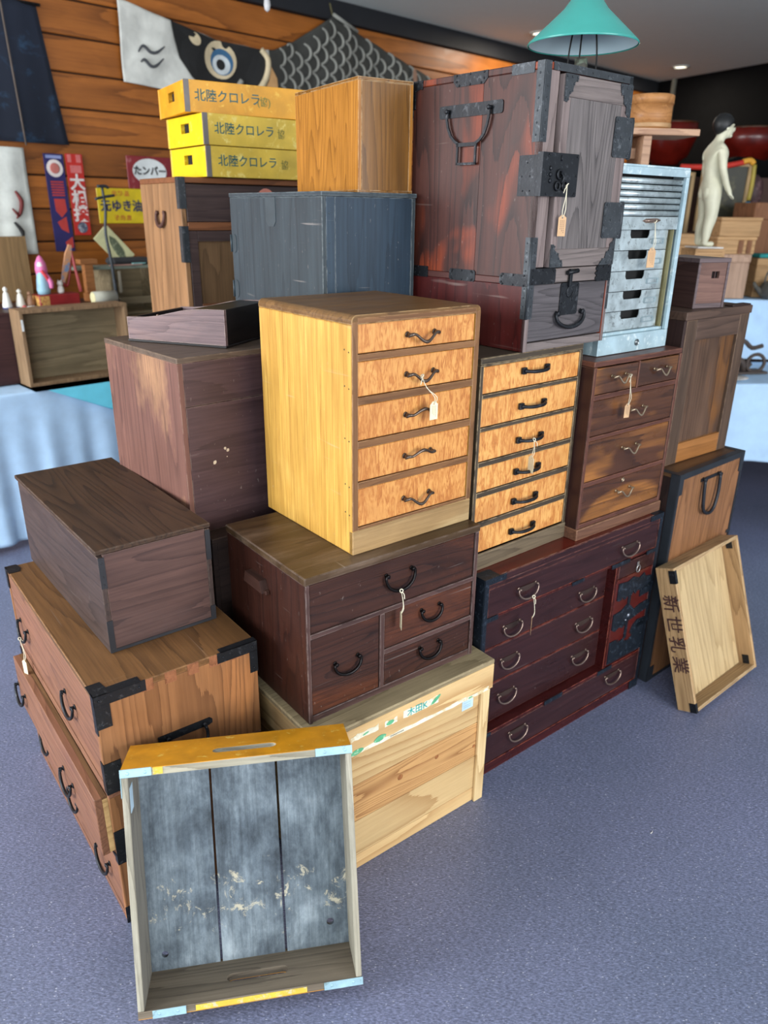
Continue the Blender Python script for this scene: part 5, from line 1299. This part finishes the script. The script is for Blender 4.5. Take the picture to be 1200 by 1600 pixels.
part('small_lettering', mb, plain('orange_print', (200, 120, 40), .6), t)
# carp streamer
t = onwall('carp_streamer', 'long black and white cloth carp streamer strung across the wooden wall', 'streamer', 0, 0)
top = [(.60, 2.735), (.89, 2.678), (1.05, 2.655), (1.22, 2.625), (1.52, 2.612), (1.64, 2.622), (1.83, 2.70), (2.00, 2.80), (2.16, 2.895), (2.40, 2.83), (2.81, 2.712), (2.96, 2.675), (3.25, 2.62), (3.6, 2.52)]
bot = [(.57, 2.33), (.80, 2.315), (.93, 2.285), (1.08, 2.25), (1.3, 2.22), (1.6, 2.18), (2.0, 2.2), (2.5, 2.26), (3.0, 2.34), (3.6, 2.40)]
def interp(tab, s):
    for (a0, b0), (a1, b1) in zip(tab[:-1], tab[1:]):
        if a0 <= s <= a1: return b0+(b1-b0)*(s-a0)/(a1-a0)
    return tab[-1][1] if s > tab[-1][0] else tab[0][1]
def carp_y(s, z_): return -.045-.012*math.sin(s*9+z_*5)-.006*math.sin(s*23-z_*14)
def cf(s0, s1):
    def f(u, v):
        s = s0+(s1-s0)*u; zt = interp(top, s); zb_ = interp(bot, s); z_ = zt+(zb_-zt)*v; return (s, carp_y(s, z_), z_)
    return f
CW = plain('carp_white', (206, 206, 198), .9); CB = plain('carp_black', (30, 30, 30), .9); CG = plain('carp_grey', (62, 62, 58), .9); CSC = plain('carp_silver', (150, 150, 142), .9); CE = plain('carp_ecru', (214, 196, 160), .9); CP = plain('carp_peach', (214, 166, 112), .9)
part('head_cloth', sheet(80, 30, cf(.57, 1.60)), CW, t); part('body_cloth', sheet(120, 24, cf(1.60, 3.55)), CG, t)
def drape(poly, m, name, o=.003, parent=t, label=None):
    """flat applique that follows the cloth: fan-fill polygon subdivided"""
    mb = MB(); c_ = (sum(p[0] for p in poly)/len(poly), sum(p[1] for p in poly)/len(poly)); N_ = 6; n = len(poly); rings = []
    for k in range(1, N_+1):
        rings.append([mb.bm.verts.new((c_[0]+(p[0]-c_[0])*k/N_, carp_y(c_[0]+(p[0]-c_[0])*k/N_, c_[1]+(p[1]-c_[1])*k/N_)-o-.007, c_[1]+(p[1]-c_[1])*k/N_)) for p in poly])
    mb.bm.faces.new(rings[0])
    for A, B in zip(rings[:-1], rings[1:]):
        for i in range(n): mb.bm.faces.new((A[i], A[(i+1) % n], B[(i+1) % n], B[i]))
    return part(name, mb, m, parent)
def ell(cx, cz, rx, rz, rot=0, n=24): return [(cx+rx*math.cos(2*PI*k/n)*math.cos(rot)-rz*math.sin(2*PI*k/n)*math.sin(rot), cz+rx*math.cos(2*PI*k/n)*math.sin(rot)+rz*math.sin(2*PI*k/n)*math.cos(rot)) for k in range(n)]
drape([(.885, 2.676), (.90, 2.60), (.93, 2.49), (1.0, 2.40), (1.09, 2.345), (1.20, 2.31), (1.29, 2.32), (1.36, 2.36), (1.44, 2.34), (1.55, 2.34), (1.58, 2.45), (1.56, 2.56), (1.53, 2.610), (1.38, 2.615), (1.22, 2.622), (1.05, 2.652)], CB, 'black_head_patch', .004)
drape(ell(1.225, 2.515, .115, .105), CE, 'eye_rim', .007); drape(ell(1.235, 2.505, .080, .074), plain('carp_blue', (60, 104, 140), .9), 'eye_iris', .009)
drape(ell(1.23, 2.490, .062, .055), plain('carp_pale', (206, 214, 216), .9), 'eye_white', .011); drape(ell(1.225, 2.490, .030, .030), CB, 'eye_pupil', .013)
drape(ell(1.05, 2.608, .042, .034, -.5), CE, 'nostril', .007)
def stroke(pts, wd, m, name, o=.006):
    mb = MB(); P = [(s, carp_y(s, z_)-o-.006, z_) for s, z_ in pts]; mb.tube(P, wd, 6, sm=4)
    for v in mb.bm.verts: pass
    return part(name, mb, m, t)
stroke([(.67, 2.49), (.70, 2.525), (.74, 2.495), (.78, 2.50), (.83, 2.535)], [.004, .008, .009, .008, .003], plain('mark_grey', (70, 72, 76), .9), 'wave_mark')
stroke([(.68, 2.44), (.70, 2.455), (.735, 2.425), (.77, 2.43), (.82, 2.472)], [.004, .008, .009, .008, .003], plain('mark_grey', (70, 72, 76), .9), 'wave_mark')
stroke([(.93, 2.36), (1.05, 2.335), (1.16, 2.29), (1.27, 2.30), (1.34, 2.37), (1.38, 2.42)], [.006, .009, .014, .016, .018, .018], CSC, 'mouth_line')
stroke([(1.53, 2.61), (1.575, 2.56), (1.565, 2.48), (1.52, 2.40), (1.46, 2.35), (1.38, 2.33), (1.30, 2.31)], [.018, .020, .020, .022, .022, .020, .012], CE, 'gill_band')
drape([(1.60, 2.52), (1.65, 2.46), (1.66, 2.38), (1.60, 2.30), (1.50, 2.27), (1.53, 2.36), (1.58, 2.44)], CP, 'fin', .006)
mb = MB(); row = 0
s = 1.70
while s < 3.5:
    k = 0; zt = interp(top, s)
    z_ = 2.86-(.0 if row % 2 else .055)
    while z_ > 2.30:
        if z_ < zt-.03 and z_ > interp(bot, s):
            P = []
            for q in range(7):
                a_ = rad(-80+160*q/6); ss_ = s+.062*math.cos(a_)-.02; zq = z_+.052*math.sin(a_); zq = min(zq, interp(top, ss_)-.004)
                P.append((ss_, carp_y(ss_, zq)-.004, zq))
            mb.tube(P, [.006, .009, .0105, .011, .0105, .009, .006], 5, sm=2)
        z_ -= .108
    s += .072; row += 1
part('scale_pattern', mb, CSC, t, stuff=True)
part('edge_cord', MB().tube([(2.16, carp_y(2.16, 2.89)-.004, 2.90), (2.40, carp_y(2.4, 2.83)-.004, 2.835)], .012, 6, sm=1), CSC, t)
part('tie_cord', MB().tube([(2.15, -.03, 2.97), (2.165, -.04, 2.90)], .006, 6, sm=1), plain('tie_straw', (96, 90, 60), .8), t)
drape(ell(2.97, 2.61, .022, .06), plain('fin_tan', (150, 116, 96), .9), 'fin', .008)
t = thing('hanging_ornament', 'small white teardrop ornament hanging from ceiling above the carp streamer', 'ornament', (-.628, 4.5, 2.63))
part('drop', MB().lathe([(.003, -.045), (.014, -.035), (.017, -.015), (.013, .02), (.004, .05)], seg=16), plain('ornament_white', (206, 206, 206), .4), t)
part('cord', MB().tube([(0, 0, .045), (0, 0, .37)], .0015, 5, sm=1), plain('cord_brown', (92, 80, 72)), t)

# ------------------------------------------------------------------ standing wardrobe with yellow crates
t = thing('tall_tansu', 'tall brown two-door chest carrying three yellow crates, behind the blue-black box', 'chest', (-.768, 3.0, 0), 36)
a, b, h = .66, .42, 1.758
ws = wood('wardrobe_side', (124, 88, 58), (170, 126, 86), 'z', 5, .55, .45, .3, .12, ringscale=2.2, patch=(110, 86, 66), patchamt=.3)
wf = wood('wardrobe_frame', (58, 44, 44), (84, 66, 62), 'x', 4, .5, .5, .3, .15); wd_ = wood('wardrobe_rail', (110, 66, 40), (146, 92, 58), 'x', 5, .5, .5, .3, .1)
wp = wood('wardrobe_panel', (96, 70, 46), (126, 96, 66), 'z', 5, .5, .5, .35, .12)
part('side_panel', MB().box(0, 0, 0, .02, b, h-.02, .002), ws, t); part('side_panel', MB().box(a-.02, 0, 0, a, b, h-.02, .002), ws, t)
part('back_panel', MB().box(.02, b-.02, 0, a-.02, b, h-.02), ws, t); part('top_panel', MB().box(0, 0, h-.0198, a, b, h, .002), wd_, t)
part('inner_shade', MB().box(.02, .03, 0, a-.02, .035, h-.02), BLACK, t)  # added black sheet colours in the shade behind drawers and doors
dr = part('drawer', MB().fbox(FR, .022, a-.022, h-.155, h-.024, -.025, .001, .002), wf, t)
part('handle', bail(FR, .25, h-.075, .10, .035, .001, .004), IRON, dr)
part('rail', MB().fbox(FR, .022, a-.022, h-.185, h-.156, -.025, .002, .002), wd_, t)
for x0, x1 in ((.022, .328), (.332, a-.022)):
    dd_ = part('door', MB().fbox(FR, x0, x1, h-.80, h-.187, -.02, -.008, .001), wp, t)
    part('door_stile', MB().fbox(FR, x0, x0+.035, h-.80, h-.187, -.0078, .001, .001), wf, dd_); part('door_stile', MB().fbox(FR, x1-.035, x1, h-.80, h-.187, -.0078, .001, .001), wf, dd_)
    part('door_rail', MB().fbox(FR, x0+.0355, x1-.0355, h-.225, h-.187, -.0078, .001, .001), wf, dd_); part('door_rail', MB().fbox(FR, x0+.0355, x1-.0355, h-.56, h-.47, -.0078, .001, .001), wf, dd_); part('door_rail', MB().fbox(FR, x0+.0355, x1-.0355, h-.80, h-.74, -.0078, .001, .001), wf, dd_)
    part('door_rail', MB().fbox(FR, x0+.0355, x1-.0355, h-.47, h-.455, -.0078, .002, .001), wd_, dd_)
part('lower_drawer', MB().fbox(FR, .022, a-.022, h-1.15, h-.805, -.025, .0, .002), wf, t); part('lower_drawer', MB().fbox(FR, .022, a-.022, h-1.55, h-1.155, -.025, .0, .002), wf, t); part('plinth', MB().fbox(FR, .02, a-.02, 0, h-1.555, -.025, 0, .002), wf, t)
mb = MB()
for z0, z1 in ((h-.11, h), (h-.30, h-.17), (h-.62, h-.47)): mb.fbox(FR, 0, .022, z0, z1, 0, .003); mb.fbox(FL, 0, .03, z0, z1, 0, .003)
clusters('iron_strap', mb, IRON2, t)
part('side_handle', bail(FL, .20, h-.125, .085, .05, 0, .006, plate=.03), plain('rusty_iron', (92, 62, 52), .6, .3), t)
t = thing('paper_seal', 'round faded pink paper disc stuck on the tall two-door chest', 'disc', world(-.768, 3.0, 0, 36, (.352, -.002, 1.690)), 36)
part('disc', MB().lathe([(.036, 0), (.036, .003)], (0, 0, 0), 28, Matrix.Rotation(rad(90), 3, 'X')), plain('salmon_paper', (206, 130, 112), .8), t)
YB = plain('chrome_yellow', (240, 196, 22), .45, spot=(250, 222, 90), spotamt=.2, sscale=30, mott=.06); YA = plain('amber_yellow', (226, 158, 34), .45, spot=(236, 186, 70), spotamt=.2, sscale=30); YP = plain('faded_yellow', (226, 188, 70), .5, spot=(238, 214, 120), spotamt=.3, sscale=24)
TEAL = plain('teal_stencil', (60, 104, 100), .6); GB = plain('strap_grey', (118, 112, 108), .5, .3)
def crate(X, Y, Z, yaw, ep, fp_, label, txt_s, tpar):
    t = thing('yellow_crate', label, 'crate', (X, Y, Z), yaw, 'yellow lettered crates stacked on the tall chest')
    a, b, h = .50, .34, .104
    fr_ = part('front_board', MB().box(0, 0, 0, a, .012, h, .0015), fp_, t); part('front_board', MB().box(0, b-.012, 0, a, b, h, .0015), fp_, t)
    for x0, sg in ((0.001, 1), (a-.016, 0)):
        hole = rectp(.13, .045, .205, .078)
        me = curve_mesh([rectp(.0125, .001, b-.0125, h-.001), hole], .015)
        part('end_board', MB().add(me, basis((x0+.0075, 0, 0), (0, 1, 0), (0, 0, 1), (1, 0, 0))), ep, t)
    part('bottom_board', MB().box(.0165, .0125, .002, a-.0165, b-.0125, .010), fp_, t)
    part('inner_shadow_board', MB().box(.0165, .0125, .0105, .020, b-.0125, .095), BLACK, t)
    mb = MB(); mb.fbox(FR, -.001, .017, 0, h, 0, .0015); mb.fbox(FL, 0, .006, 0, h, .0, .0012); clusters('corner_strap', mb, GB, t)
    o1, o2, ts = txt_s
    part('lettering', MB().add(text_mesh('北陸クロレラ', ts, .0005, .0004), basis(FR(o1, h*.52, .0006), (1, 0, 0), (0, 0, 1), (0, -1, 0))), TEAL, fr_)
    part('lettering', MB().add(text_mesh(tpar, .034, .0005, .0006), basis(FR(o2, h*.47, .0006), (1, 0, 0), (0, 0, 1), (0, -1, 0))), plain('olive_stencil', (140, 130, 60), .6), fr_)
crate(-.7315, 3.04, 1.9735, 31, YA, YA, 'top crate of the three stacked yellow ones, more orange', (.162, .302, .0425), '(協)')
crate(-.668, 3.022, 1.8665, 37, YB, YP, 'middle crate of the three stacked yellow ones', (.165, .318, .0415), '協')
crate(-.664, 3.022, 1.7595, 37, YB, YP, 'bottom crate of the three stacked yellow ones with most faded lettering', (.168, .325, .0415), '協')

# ------------------------------------------------------------------ background right
def cloth_table(name, label, X, Y, yaw, L, dep, ht, hem, clabel, nfold=40):
    t = thing(name, label, 'table', (X, Y, 0), yaw)
    part('tabletop', MB().box(0, 0, ht-.03, L, dep, ht-.004, .002), plain('table_grey', (120, 120, 120)), t)
    LEG = plain('leg_blueblack', (36, 50, 62), .45, .3)
    for x in (.10, L-.12):
        part('leg', MB().tube([(x, dep-.08, ht-.04), (x, dep*.5+.05, .30), (x, .06, .012)], .013, 8), LEG, t)
        part('leg', MB().tube([(x, .08, ht-.04), (x, dep*.5-.05, .30), (x, dep-.06, .012)], .013, 8), LEG, t)
    part('stretcher', MB().tube([(.10, dep*.5, .28), (L-.12, dep*.5, .28)], .011, 8, sm=1), LEG, t)
    def f(u, v):
        s = -.006+u*(L+.012); fo = math.sin(u*nfold)*.5+math.sin(u*nfold*.43+1)*.5
        if v < .33: return (s, (dep+.004)*(1-v/.33), ht)
        if v < .39: a_ = (v-.33)/.06*PI/2; return (s, -.012*math.sin(a_), ht-.012*(1-math.cos(a_)))
        q = (v-.39)/.61; return (s, -.012-.028*q*(.6+fo*.8), ht-.012-(ht-.012-hem)*q)
    o = part('tablecloth', sheet(110, 66, f), BLU); o.location = (X, Y, 0); o.rotation_euler = (0, 0, rad(yaw)); tag(o, clabel, 'tablecloth')
    return t
cloth_table('folding_table', 'folding table with dark crossed legs at right edge under low blue cloth', 1.62, 4.05, 4, 1.6, .62, .80, .36, 'pale blue cloth hanging from the lower table at the right edge')
cloth_table('display_table', 'taller table behind the right-hand folding table, blue cloth covered', 1.50, 4.80, 4, 2.0, .60, 1.165, .80, 'pale blue cloth on the taller rear table at right edge', 30)
t = thing('cast_iron_piece', 'rusty curled iron hardware pieces on the lower blue-clothed table', 'ironware', (2.02, 4.35, .803), 10)
RU = plain('rusty_iron', (92, 62, 52), .6, .3)
part('scroll', MB().tube([(-.10, 0, .03), (-.05, 0, .09), (.02, -.02, .07), (.05, 0, .02), (.10, .02, .05)], .018, 8), plain('dark_rust', (78, 66, 60), .7), t)
part('ring', MB().tube([(.11+.055*math.cos(k*PI/5), -.02, .058+.05*math.sin(k*PI/5)) for k in range(10)], .010, 8, closed=True), plain('dark_rust', (78, 66, 60)), t)
part('hook', MB().tube([(-.02, 0, .08), (0, 0, .16), (.03, 0, .18), (.09, .01, .14), (.16, .02, .15)], .013, 8), plain('dark_rust', (78, 66, 60)), t)
part('base_plate', MB().box(-.12, -.05, 0, .18, .06, .012, .002), plain('dark_rust', (78, 66, 60)), t)
t = thing('white_plate', 'white dish beneath the iron pieces on lower right-hand table', 'dish', (1.93, 4.18, .803), 0)
part('plate', MB().lathe([(.05, 0), (.085, .010), (.088, .012), (.05, .005)], seg=28), WH, t)
t = thing('pink_shell', 'pale pink rounded lump lying on the right-hand table edge', 'shell', (1.87, 4.14, .816), 30)
part('body', MB().lathe([(.004, -.002), (.022, .004), (.028, .018), (.018, .034), (.003, .038)], seg=16), plain('shell_pink', (216, 176, 160), .5), t)
# boxes on upper tier
TANW = [wood('box_tan', (176, 132, 86), (214, 170, 120), 'x', 4, .65, .5, .25, .1, varv=.2), wood('box_pinkish', (176, 140, 116), (208, 172, 146), 'z', 4, .65, .5, .25, .1), wood('box_brown', (120, 78, 52), (150, 102, 70), 'z', 4, .65, .5, .25, .1)]
def sbox(label, X, Y, Z, a, b, h, m, yaw=6, slats=0):
    t = thing('wooden_box', label, 'box', (X, Y, Z), yaw)
    part('body', MB().box(0, 0, 0, a, b, h*.82, .003), m, t); part('lid', MB().box(-.004, -.004, h*.822, a+.004, b+.004, h, .003), m, t)
    for k in range(slats): part('batten', MB().box(a*(.55+.22*k), -.008, .004, a*(.55+.22*k)+.03, -.0005, h*.80, .001), TANW[2], t)
    return t
Z2 = 1.168
sbox('wide tan box on rear table beside the statue base', 1.66, 4.86, Z2, .245, .28, .375, TANW[0])
sbox('upright pinkish-tan box on rear table supporting the stack of boxes', 2.00, 4.84, Z2, .23, .26, .262, TANW[1])
sbox('slatted tan box in middle of the rear stack', 1.995, 4.83, Z2+.263, .245, .26, .100, TANW[0], 6, 2)
sbox('pale tan box topmost on the rear stack at right', 2.00, 4.83, Z2+.364, .255, .25, .108, TANW[0])
sbox('amber narrow box leaning between tan boxes above the small slotted box', 1.915, 4.84, Z2, .08, .2, .20, wood('box_amber', (160, 106, 48), (196, 140, 76), 'z', 4, .6, .5, .2, .1))
sbox('tall reddish-brown box at the far right edge behind the stack', 2.32, 5.12, Z2, .30, .25, .56, TANW[2])
sbox('tan box at the right edge below the teal cloth', 2.32, 4.955, Z2, .28, .13, .235, TANW[0])
t = thing('teal_cloth', 'folded teal cloth on tan box at right edge', 'cloth', (2.33, 4.96, Z2+.2365), 6); part('cloth', MB().box(0, 0, 0, .26, .11, .025, .008), plain('teal_fabric', (48, 150, 148), .9), t)
t = thing('iron_kettle', 'grimy dark grey kettle at the right edge on rear table', 'kettle', (2.40, 4.86, Z2), 0)
KE = plain('kettle_grey', (74, 72, 66), .7, spot=(110, 106, 92), sscale=30)
part('body', MB().lathe([(.04, 0), (.075, .02), (.085, .06), (.065, .095), (.03, .11)], seg=20), KE, t); part('lid', MB().lathe([(.034, .108), (.02, .122), (.006, .125), (.008, .138), (.002, .142)], seg=16), KE, t)
part('spout', MB().tube([(-.07, 0, .04), (-.11, 0, .075), (-.125, 0, .10)], [.018, .012, .009], 8), KE, t); part('handle', MB().tube([(-.06, 0, .09), (-.05, 0, .16), (0, 0, .185), (.05, 0, .16), (.06, 0, .09)], .006, 8), KE, t)
# framed screen panels behind
def frame(label, X, Y, Z, a, h, fc, pc, yaw=5):
    t = thing('framed_panel', label, 'panel', (X, Y, Z), yaw)
    part('frame', MB().add(curve_mesh([rectp(0, 0, a, h), rectp(.022, .03, a-.022, h-.022)], .02), basis((0, 0, 0), (1, 0, 0), (0, 0, 1), (0, -1, 0))), fc, t)
    part('panel', MB().box(.018, .001, .026, a-.018, .006, h-.018), pc, t)
    return t
FT_ = wood('frame_tan', (150, 124, 86), (190, 160, 116), 'z', 4, .6, .5, .2, .1)
t = frame('tan-framed dark picture panel with red and yellow ribbon along the top', 2.10, 5.52, 1.547, .34, .43, FT_, plain('dark_picture', (52, 50, 38), .4, spot=(80, 76, 52), sscale=10))
part('ribbon', MB().tube([(-.16, -.015, .40), (0, -.02, .40), (.15, -.02, .41), (.30, -.02, .44)], [.016, .018, .018, .016], 8), plain('ribbon_red', (196, 44, 28), .6), t)
part('ribbon', MB().tube([(.26, -.022, .435), (.31, -.024, .445), (.335, -.024, .425)], .018, 8), plain('ribbon_gold', (222, 160, 50), .6), t)
part('ribbon', MB().tube([(.345, -.02, .42), (.352, -.02, .30), (.345, -.02, .20)], .014, 8), plain('ribbon_olive', (170, 150, 60), .6), t)
part('ribbon', MB().tube([(.345, -.02, .19), (.34, -.02, .06)], .018, 8, sm=1), plain('ribbon_blue', (40, 130, 160), .6), t)
frame('narrow tan-framed panel just left of the standing white statue', 1.875, 5.56, 1.417, .20, .50, FT_, plain('panel_taupe', (120, 110, 90), .6))
t = thing('storage_shelf', 'dark wooden shelf unit behind the rear blue table holding frames and panels', 'shelf', (1.60, 5.45, 0), 3)
SH = wood('shelf_dark', (54, 34, 26), (78, 52, 40), 'x', 4, .6, .5, .2, .1)
part('shelf', MB().box(0, 0, 1.385, 1.9, .34, 1.415, .002), SH, t); part('shelf', MB().box(0, 0, .9, 1.9, .34, .93, .002), SH, t)
for x in (0, .93, 1.87): part('upright', MB().box(x, .0, 0, x+.03, .34, 1.384, .002), SH, t)
part('back_panel', MB().box(0, .34, 0, 1.9, .35, 1.9), plain('shelf_back', (70, 44, 34), .7), t)
part('riser', MB().box(.47, -.02, 1.4155, 1.0, .04, 1.545, .002), SH, t)
t = thing('hanging_mask', 'round dark purple-brown object at right edge beside ribboned frame', 'ornament', (2.50, 5.62, 1.70), 0)
part('body', MB().lathe([(.01, -.02), (.055, .02), (.07, .10), (.06, .17), (.02, .21)], seg=20), plain('mask_brown', (74, 50, 50), .6, spot=(120, 90, 90), sscale=20), t)
part('stand', MB().box(-.03, -.03, -.284, .03, .03, -.018, .002), SH, t)
# black covered rack with two large red lacquer bowls
t = thing('covered_rack', 'tall black cloth covered rack at the back right holding red lacquer bowls', 'rack', (1.75, 6.25, 0), 0)
part('cover', MB().box(0, 0, 0, 1.5, .7, 2.0, .02), plain('black_fabric', (9, 9, 10), .9, spec=.1), t)
t = thing('covered_rack', 'sloping black cloth covered shape in front of the right-hand red bowl', 'rack', (2.32, 5.90, 0), 0)
part('cover', MB().poly(lambda s, z_, o: (s, -o, z_), [(0, 0), (.9, 0), (.9, 1.90), (.28, 2.03), (.16, 2.04), (0, 1.97)], -.3, 0), plain('black_fabric', (16, 15, 17)), t)
LAC = plain('red_lacquer', (96, 20, 12), .28, mott=.2)
for X, Y, r_, hh, lab, st_y in ((2.17, 6.50, .21, .30, 'large dark red lacquer bowl behind the pail stand', 0), (2.80, 6.50, .23, .27, 'large dark red lacquer bowl behind the white statue, right one', 0)):
    t = thing('lacquer_bowl', lab, 'bowl', (X, Y, 2.0), 0)
    part('bowl', MB().lathe([(.10, 0), (.105, .03), (r_*.75, .07), (r_, hh*.7), (r_*.97, hh), (r_*.93, hh), (r_*.9, hh*.7), (r_*.6, .09), (.02, .07)], seg=32), LAC, t)
    part('rim', MB().tube([(r_*.95*math.cos(2*PI*k/20), r_*.95*math.sin(2*PI*k/20), hh) for k in range(20)], .008, 6, closed=True, sm=1), plain('rim_brown', (70, 40, 14), .4), t)
t = thing('metal_pole', 'slim grey pole rising behind the round pail', 'pole', (2.372, 7.15, 0), 0)
part('pole', MB().tube([(0, 0, .012), (0, 0, 2.70)], .020, 10, sm=1), plain('pole_grey', (120, 116, 104), .5, .4), t); part('base', MB().lathe([(.12, 0), (.11, .012), (.02, .02)], seg=20), plain('pole_grey', (120, 116, 104)), t)
# round wooden pail on a small bench, on a dark cabinet
t = thing('dark_cabinet', 'tall black cabinet behind the steel shutter cabinet, carrying a small bench', 'cabinet', (.84, 3.22, 0), 8)
plainbox(t, .30, .44, 1.80, plain('cabinet_black', (22, 20, 20), .6))
t = thing('small_bench', 'small pinkish wooden bench holding the round pail', 'bench', (.90, 3.30, 1.801), 8)
BW = wood('bench_wood', (176, 132, 104), (206, 164, 132), 'x', 4, .55, .5, .2, .1)
part('top', MB().box(0, 0, .142, .345, .20, .166, .002), BW, t)
for x in (.0, .125): part('leg', MB().box(x, .03, 0, x+.035, .17, .1415, .002), BW, t)
part('stretcher', MB().box(.0355, .09, .06, .1245, .11, .10, .001), BW, t)
t = thing('wooden_pail', 'round bent-wood pail with lid, golden brown, on the small bench', 'pail', (1.055, 3.43, 1.968), 0)
PW = wood('pail_wood', (166, 108, 58), (198, 140, 86), 'x', 5, .45, .5, .25, .1)
part('body', MB().lathe([(.087, 0), (.087, .10)], seg=40), PW, t); part('lid', MB().lathe([(.090, .0905), (.090, .122), (.084, .125)], seg=40), PW, t); part('hoop', MB().lathe([(.0885, .006), (.0895, .008), (.0895, .020), (.0885, .022)], seg=40), plain('hoop_tan', (180, 140, 96), .5), t)

# ------------------------------------------------------------------ white anatomical statue
def statue():
    t = thing('acupuncture_statue', 'ivory white standing human figure statue with black hair, seen side-on', 'statue', (1.655, 4.205, 1.497), 5)
    # body by skin modifier; x = facing direction, units metres, total height .635
    J = {'pelvis': (-.004, 0, .275, .052, .054), 'waist': (.006, 0, .335, .048, .048), 'chest': (.004, 0, .412, .056, .060), 'ush': (-.006, 0, .462, .042, .054), 'neck': (.002, 0, .497, .025, .024), 'nek2': (.014, 0, .520, .024, .023), 'skull': (.028, 0, .560, .046, .040), 'crown': (.022, 0, .596, .038, .036)}
    E_ = [('pelvis', 'waist'), ('waist', 'chest'), ('chest', 'ush'), ('ush', 'neck'), ('neck', 'nek2'), ('nek2', 'skull'), ('skull', 'crown')]
    for sg, n_ in ((-1, 'r'), (1, 'l')):
        fw = .012 if sg < 0 else -.004
        J['sh'+n_] = (-.004, sg*.072, .455, .026, .026); J['el'+n_] = (.002+fw*.3, sg*.088, .365, .019, .020); J['wr'+n_] = (.030+fw, sg*.084, .288, .014, .015); J['pa'+n_] = (.042+fw, sg*.082, .266, .011, .018)
        J['hi'+n_] = (.002, sg*.034, .245, .046, .042); J['kn'+n_] = (.010, sg*.036, .135, .033, .030); J['ca'+n_] = (-.002, sg*.037, .100, .030, .028); J['an'+n_] = (-.004, sg*.038, .032, .020, .019); J['he'+n_] = (-.008, sg*.038, .014, .018, .016); J['to'+n_] = (.045, sg*.042, .012, .012, .018)
        E_ += [('ush', 'sh'+n_), ('sh'+n_, 'el'+n_), ('el'+n_, 'wr'+n_), ('wr'+n_, 'pa'+n_), ('pelvis', 'hi'+n_), ('hi'+n_, 'kn'+n_), ('kn'+n_, 'ca'+n_), ('ca'+n_, 'an'+n_), ('an'+n_, 'he'+n_), ('he'+n_, 'to'+n_)]
        for q in range(4):
            y0 = sg*(.073+.0062*q); L = [.026, .030, .028, .022][q]
            A = 'f%s%da' % (n_, q); B = 'f%s%db' % (n_, q); J[A] = (.050+fw+L*.35, y0+sg*.0, .252-L*.25, .0042, .0042); J[B] = (.054+fw+L*.75, y0, .246-L*.55, .0038, .0038); E_ += [('pa'+n_, A), (A, B)]
        A = 'th%s' % n_; J[A] = (.052+fw, sg*.066, .264, .0046, .0046); B = 'ti%s' % n_; J[B] = (.066+fw, sg*.062, .252, .004, .004); E_ += [('pa'+n_, A), (A, B)]
    names = list(J); me = bpy.data.meshes.new('body'); me.from_pydata([J[n][:3] for n in names], [(names.index(p), names.index(q)) for p, q in E_], [])
    o = bpy.data.objects.new('body_rig', me); COL.objects.link(o)
    sk = o.modifiers.new('skin', 'SKIN'); sk.use_smooth_shade = True
    for i, n in enumerate(names):
        v = me.skin_vertices[0].data[i]; v.radius = (J[n][3], J[n][4]); v.use_root = (n == 'pelvis')
    o.modifiers.new('sub', 'SUBSURF').levels = 2
    dg = bpy.context.evaluated_depsgraph_get(); ev = o.evaluated_get(dg); m2 = bpy.data.meshes.new_from_object(ev)
    bpy.data.objects.remove(o)
    mb = MB(); mb.add(m2)
    # nose, brow, lips, chin, ears, buttocks
    def blob(c, r, sx=1, sy=1, sz=1):
        M_ = Matrix.Diagonal((sx, sy, sz)).to_3x3(); mb.lathe([(r*math.sin(rad(a_)), r*math.cos(rad(a_))) for a_ in (4, 30, 60, 90, 120, 150, 176)], c, 12, M_)
    blob((.072, 0, .554), .0080, 1.0, .7, 1.6); blob((.060, 0, .572), .012, .7, 1.9, .5); blob((.064, 0, .538), .007, .8, 1.7, .5); blob((.056, 0, .524), .012, 1, 1.2, .8)
    blob((.034, 0, .550), .036, 1.0, .92, 1.12); blob((.050, 0, .532), .016, 1.0, 1.2, .9)
    for sg in (-1, 1): blob((.020, sg*.041, .556), .010, .8, .4, 1.3); blob((-.022, sg*.024, .258), .032, .8, .9, 1.2)
    for f in mb.bm.faces: f.smooth = True
    IV = plain('ivory_plaster', (222, 218, 190), .45, mott=.08)
    bd = part('body', mb, IV, t)
    mb = MB()
    for k in range(26):
        z_ = .12+.40*random.random(); mb.stud((random.uniform(-.02, .03), -.085+.02*random.random() if False else -.05, z_), (0, -1, 0), .0012, .0006)
    mb2 = MB()
    for sg in (-1, 1):
        mb2.lathe([(.004, 0), (.003, .0015), (.0005, .002)], (.0655, sg*.015, .562), 8, Matrix.Rotation(rad(90), 3, 'Y'))
    part('eye', mb2, BLACK, t); mb.bm.free()
    mb = MB()
    M_ = Matrix.Rotation(rad(-42), 3, 'Y') @ Matrix.Diagonal((1.0, .92, 1.0)).to_3x3()
    mb.lathe([(.052*math.sin(rad(a_)), .052*math.cos(rad(a_))) for a_ in (3, 20, 40, 60, 80, 100, 112)], (.014, 0, .574), 22, M_)
    part('hair', mb, plain('hair_black', (26, 26, 26), .5), t)
    part('base', MB().box(-.055, -.075, -.008, .085, .075, -.0005, .002), WH, t)
    return t
statue()
t = thing('statue_plinth', 'tan upright crate that the white statue stands on', 'crate', (1.60, 4.13, .803), 5)
plainbox(t, .16, .17, .684, TANW[0])
# small crumb on the floor
o = part('paper_scrap', MB().tube([(0, 0, .0015), (.006, .004, .002), (.009, .012, .0015)], [.0014, .001, .0004], 5), WH); o.location = (.777, 1.66, 0)
tag(o, 'tiny curled white scrap lying on the open floor', 'scrap')
